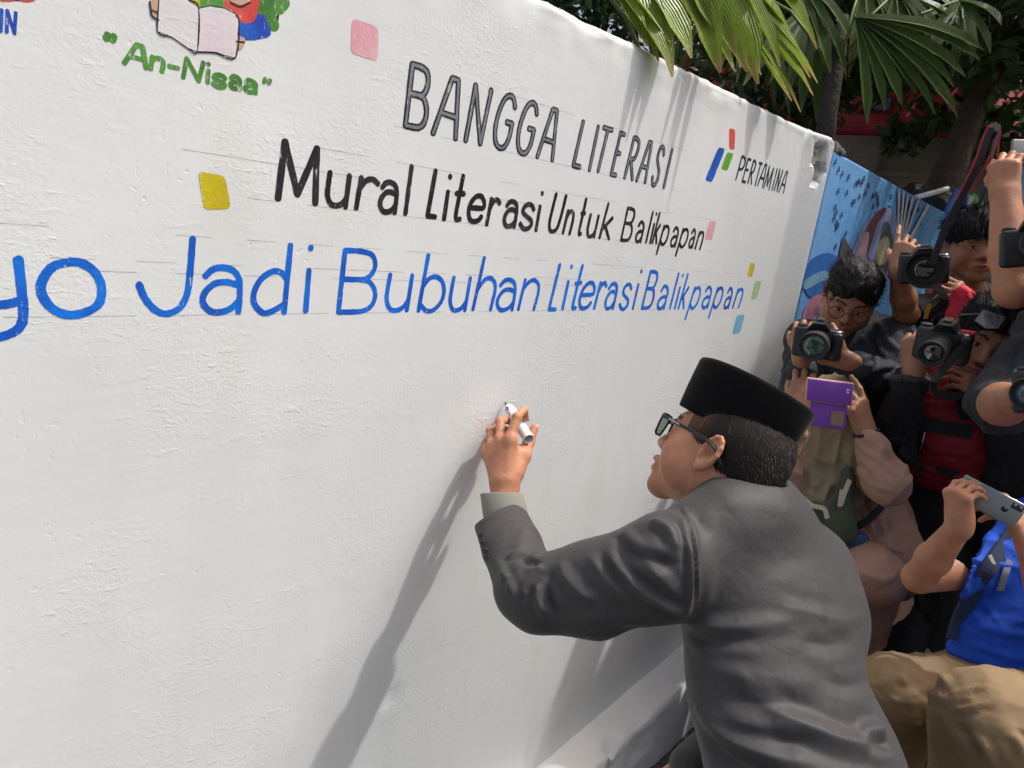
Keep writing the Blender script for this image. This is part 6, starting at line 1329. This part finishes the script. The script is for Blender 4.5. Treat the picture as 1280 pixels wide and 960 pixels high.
def b(f):
    ellipse_body(f, [(at(1345, 430, 1.78), .11, .09), (at(1325, 500, 1.95), .19, .11), (at(1310, 640, 2.05), .18, .11), (pl, .16, .11)], cdir(0, 0, -1), .04); f.cone(at(1345, 430, 1.75), sR, .08, .075, .04); f.cone(sR, eR_ * .85 + sR * .15, .075, .064, .02); f.ell(eR_ * .8 + sR * .2, .066, .02); f.cone(eR_ * .85 + sR * .15, eR2 + (wR_ - eR2) * .12, .060, .050, .02)
je = cloth('jacket', mat('black_navy_cloth', (.014, .016, .022), .85, bump2=.006, b2scale=20, noise=.3, nscale=14), Ep, b, np.min([sR, eR_, pl], 0) - .22, np.max([sR, ho, pl], 0) + .15, .008, .010, 9, 61); refold(je, [([(1262, 410), (1250, 440), (1232, 470)], .008, .007), ([(1275, 425), (1262, 455), (1245, 480)], .008, -.008), ([(1225, 505), (1245, 515), (1262, 530)], .007, .007), ([(1222, 520), (1240, 530), (1258, 545)], .007, -.007), ([(1235, 480), (1252, 490), (1270, 470)], .007, .007), ([(1250, 560), (1255, 590), (1250, 620)], .009, .007)])
legs(Ep, pl, cdir(-.6, 0, -.6), M_black, seed=45)
hairs(Ep, ho, hax, 1.0, 'back', 17, n=300)
MB().lathe(at(1277, 468, 1.515), cdir(-.3, -.1, -1), [(0, .016), (.002, .016), (.0025, .012)], 20).build('sleeve_badge', mat('grey_badge', (.35, .37, .38), .7, noise=.9, nscale=90), Ep)
slr(at(1283, 493, 1.30), cdir(-.80, .05, -.60), cdir(0, -1, 0), 'camera lens with pale blue glass cut off by the right edge', .031, .12, M_glassb)

# ---- man in the blue polo shirt with a phone
Fp = thing('person', at(1270, 980, 1.8) * [1, 1, 0], 'crouching man in a royal blue polo shirt and khaki trousers holding up a phone', 'person', 'press photographers crowding behind')
parts = []; ho = at(1372, 600, 1.64); hax = head_part(parts, ho, cdir(-.75, .1, -.65), cdir(-.1, -1, 0), 1.0, h=.004)
sR = at(1234, 705, 1.60); eR_ = at(1148, 722, 1.56); wR_ = at(1200, 657, 1.42); WR = (wR_, obj_axes(cdir(-.10, -.98, -.05), cdir(-.93, .05, -.30)))
arm_skin(parts, sR, eR_, wR_, WR, hand_template(((60, 35, 15), (66, 35, 15), (70, 36, 18), (74, 36, 18)), spread=9, thumb_out=25), s=.74, r=(.045, .034, .023), fat=1.0, h=.0026)
sL = at(1370, 720, 1.6); eL = at(1330, 800, 1.45); wL = at(1292, 690, 1.42); WL = (wL, mirror(obj_axes(cdir(-.35, -.85, .1), cdir(.6, -.1, -.8)))); arm_skin(parts, sL, eL, wL, WL, hand_template(((30, 40, 25), (30, 40, 25), (35, 45, 25), (40, 45, 25)), thumb_out=40), r=(.050, .044, .028))
pl = at(1275, 900, 1.64); core(parts, [ho - hax[2] * .12, at(1290, 760, 1.66), pl], [.05, .09, .1]); V, Q, c_4 = merge(parts); mesh('body', V, Q, M_skin, Fp, col=c_4)
def b(f):
    ellipse_body(f, [(at(1300, 680, 1.68), .11, .10), (at(1285, 735, 1.67), .185, .13), (at(1270, 805, 1.63), .185, .155), (at(1272, 845, 1.63), .185, .155)], cdir(-.2, -.1, -1), .04)
    f.cone(at(1295, 700, 1.66), sR, .075, .068, .04); f.cone(sR, sR * .42 + eR_ * .58, .066, .060, .02); f.cone(at(1310, 700, 1.66), sL, .08, .075, .04); f.cone(sL, sL * .5 + eL * .5, .075, .066, .02)
sh_ = cloth('polo_shirt', M_blue, Fp, b, np.min([sR, eR_, pl], 0) - .25, np.max([sL, ho, pl], 0) + .15, .007, .010, 8, 71, an=(.6, .6, 1.6))
kR = at(1118, 868, 1.52); kL = at(1240, 905, 1.24); aR = at(1150, 960, 1.75); aL = at(1262, 1080, 1.40); aR[2] = .10; aL[2] = .10
def b(f):
    f.ell(pl, (.19, .17, .13), .03); h1, h2 = at(1235, 868, 1.62), at(1300, 905, 1.58)
    f.chain([h1, kR, aR], [.10, .078, .065], .03); f.chain([h2, kL, aL], [.115, .092, .07], .03); f.cone(h1, h2, .11, .11, .04)
q = [kR, kL, aR, aL, pl]; cloth('trousers', M_khaki, Fp, b, np.min(q, 0) - .2, np.max(q, 0) + .22, .007, .006, 9, 73, an=(1.3, 1.3, .7))
kt = [o_ for o_ in Fp.children if o_.name.startswith('trousers')][0]
refold(kt, [([(1100, 842), (1130, 850), (1165, 868), (1190, 880)], .008, .004), ([(1165, 830), (1180, 850), (1190, 870)], .008, .006), ([(1190, 868), (1210, 862), (1240, 858)], .005, .004), ([(1190, 890), (1215, 884), (1240, 876)], .005, .005), ([(1195, 905), (1215, 925), (1222, 950)], .008, -.006), ([(1205, 915), (1230, 935), (1240, 960)], .008, .005), ([(1262, 915), (1275, 930), (1280, 950)], .008, .006)])
refold(sh_, [([(1185, 760), (1215, 780), (1250, 790), (1290, 795)], .009, .007), ([(1180, 785), (1215, 805), (1260, 820)], .008, .006), ([(1175, 800), (1210, 825), (1255, 845)], .008, -.006), ([(1215, 755), (1235, 765), (1280, 765)], .009, -.003), ([(1255, 745), (1240, 765), (1225, 790)], .008, .003)])
for a_ in (aR, aL): shoe(a_, cdir(-.4, 0, -1), Fp)
hairs(Fp, ho, hax, 1.0, 'back', 19, n=300)
bvh = BVHTree.FromPolygons([tuple(v.co) for v in sh_.data.vertices], [tuple(p.vertices) for p in sh_.data.polygons]); base_ = Vector(wl(sh_))
def onp(pts, off=.005):
    out = []
    for px, py in pts:
        d = _n(R @ np.array([px - 640.0, py - 480.0, FPX])); h_ = bvh.ray_cast(Vector(EYE) - base_, Vector(d)); out.append(np.array(h_[0] + base_) - d * off if h_[0] is not None else at(px, py, 1.72))
    return out
bp = thing('backpack', at(1215, 780, 1.95), 'dark backpack whose strap crosses the blue polo shirt', 'backpack')
tie('shoulder_strap', {}, onp([(1262, 668), (1250, 690), (1232, 715), (1214, 745), (1200, 775), (1192, 800)], .006), mat('navy_webbing', (.02, .035, .08), .7), bp, .018, .003); 
f = Field(at(1215, 775, 1.90) - .22, at(1215, 775, 1.90) + .22, .009); f.box(at(1215, 775, 1.90), (.08, .06, .13), .04, 0, ax=obj_axes(cdir(.3, -.95, 0), cdir(0, 0, -1))); V, Q = f.mesh(); mesh('pack_body', V, Q, M_black, bp)
q = onp([(1240, 700)], .014)[0]; MB().box(q, (.004, .001, .011), obj_axes(cdir(-.4, -.9, 0), -R[:, 2])).build('strap_logo', M_white, bp, False)
tie('placket', {}, onp([(1262, 700), (1256, 718), (1250, 738)], .005), mat('grey_placket', (.22, .26, .34), .7), sh_, .008, .0012)
tie('sleeve_band', {}, onp([(1184, 700), (1192, 708), (1199, 716)], .004), M_black, sh_, .003, .002)
# his phone
pc_ = [at(1210, 594, 1.46), at(1277, 628, 1.40), at(1260, 658, 1.40), at(1200, 626, 1.46)]; ux = _n(pc_[1] - pc_[0]); uz = pc_[0] - pc_[3]; uz = _n(uz - ux * uz.dot(ux)); uy = np.cross(uz, ux); pax = np.array([ux, uy, uz]); fr_ = -1 if uy.dot(R[:, 2]) > 0 else 1
ph = thing('phone', sum(pc_) / 4, 'silver grey phone held sideways by the man in the blue polo shirt', 'phone'); cc_ = sum(pc_) / 4; hw = .060; hh_ = .027
MB().box(cc_, (hw, .0038, hh_), pax, .0035).build('phone_body', mat('phone_silver', (.22, .24, .21), .22, .3, coat=.6), ph)
fo_ = cc_ + uy * fr_ * .0042
MB().box(fo_ + ux * .046 + uz * .015, (.010, .0010, .006), pax, .0008).build('camera_island', M_plast, ph, False)
for k in (-1, 1): MB().lathe(fo_ + uy * fr_ * .001 + ux * (.046 + .005 * k) + uz * .015, uy * fr_, [(0, .0035), (.0012, .0035)], 16).build('phone_lens', M_glassd, ph)
MB().lathe(fo_ - uy * fr_ * .0006 + ux * .030, uy * fr_, [(0, .0060), (.0010, .0060)], 24).build('fingerprint_sensor', M_plast, ph)
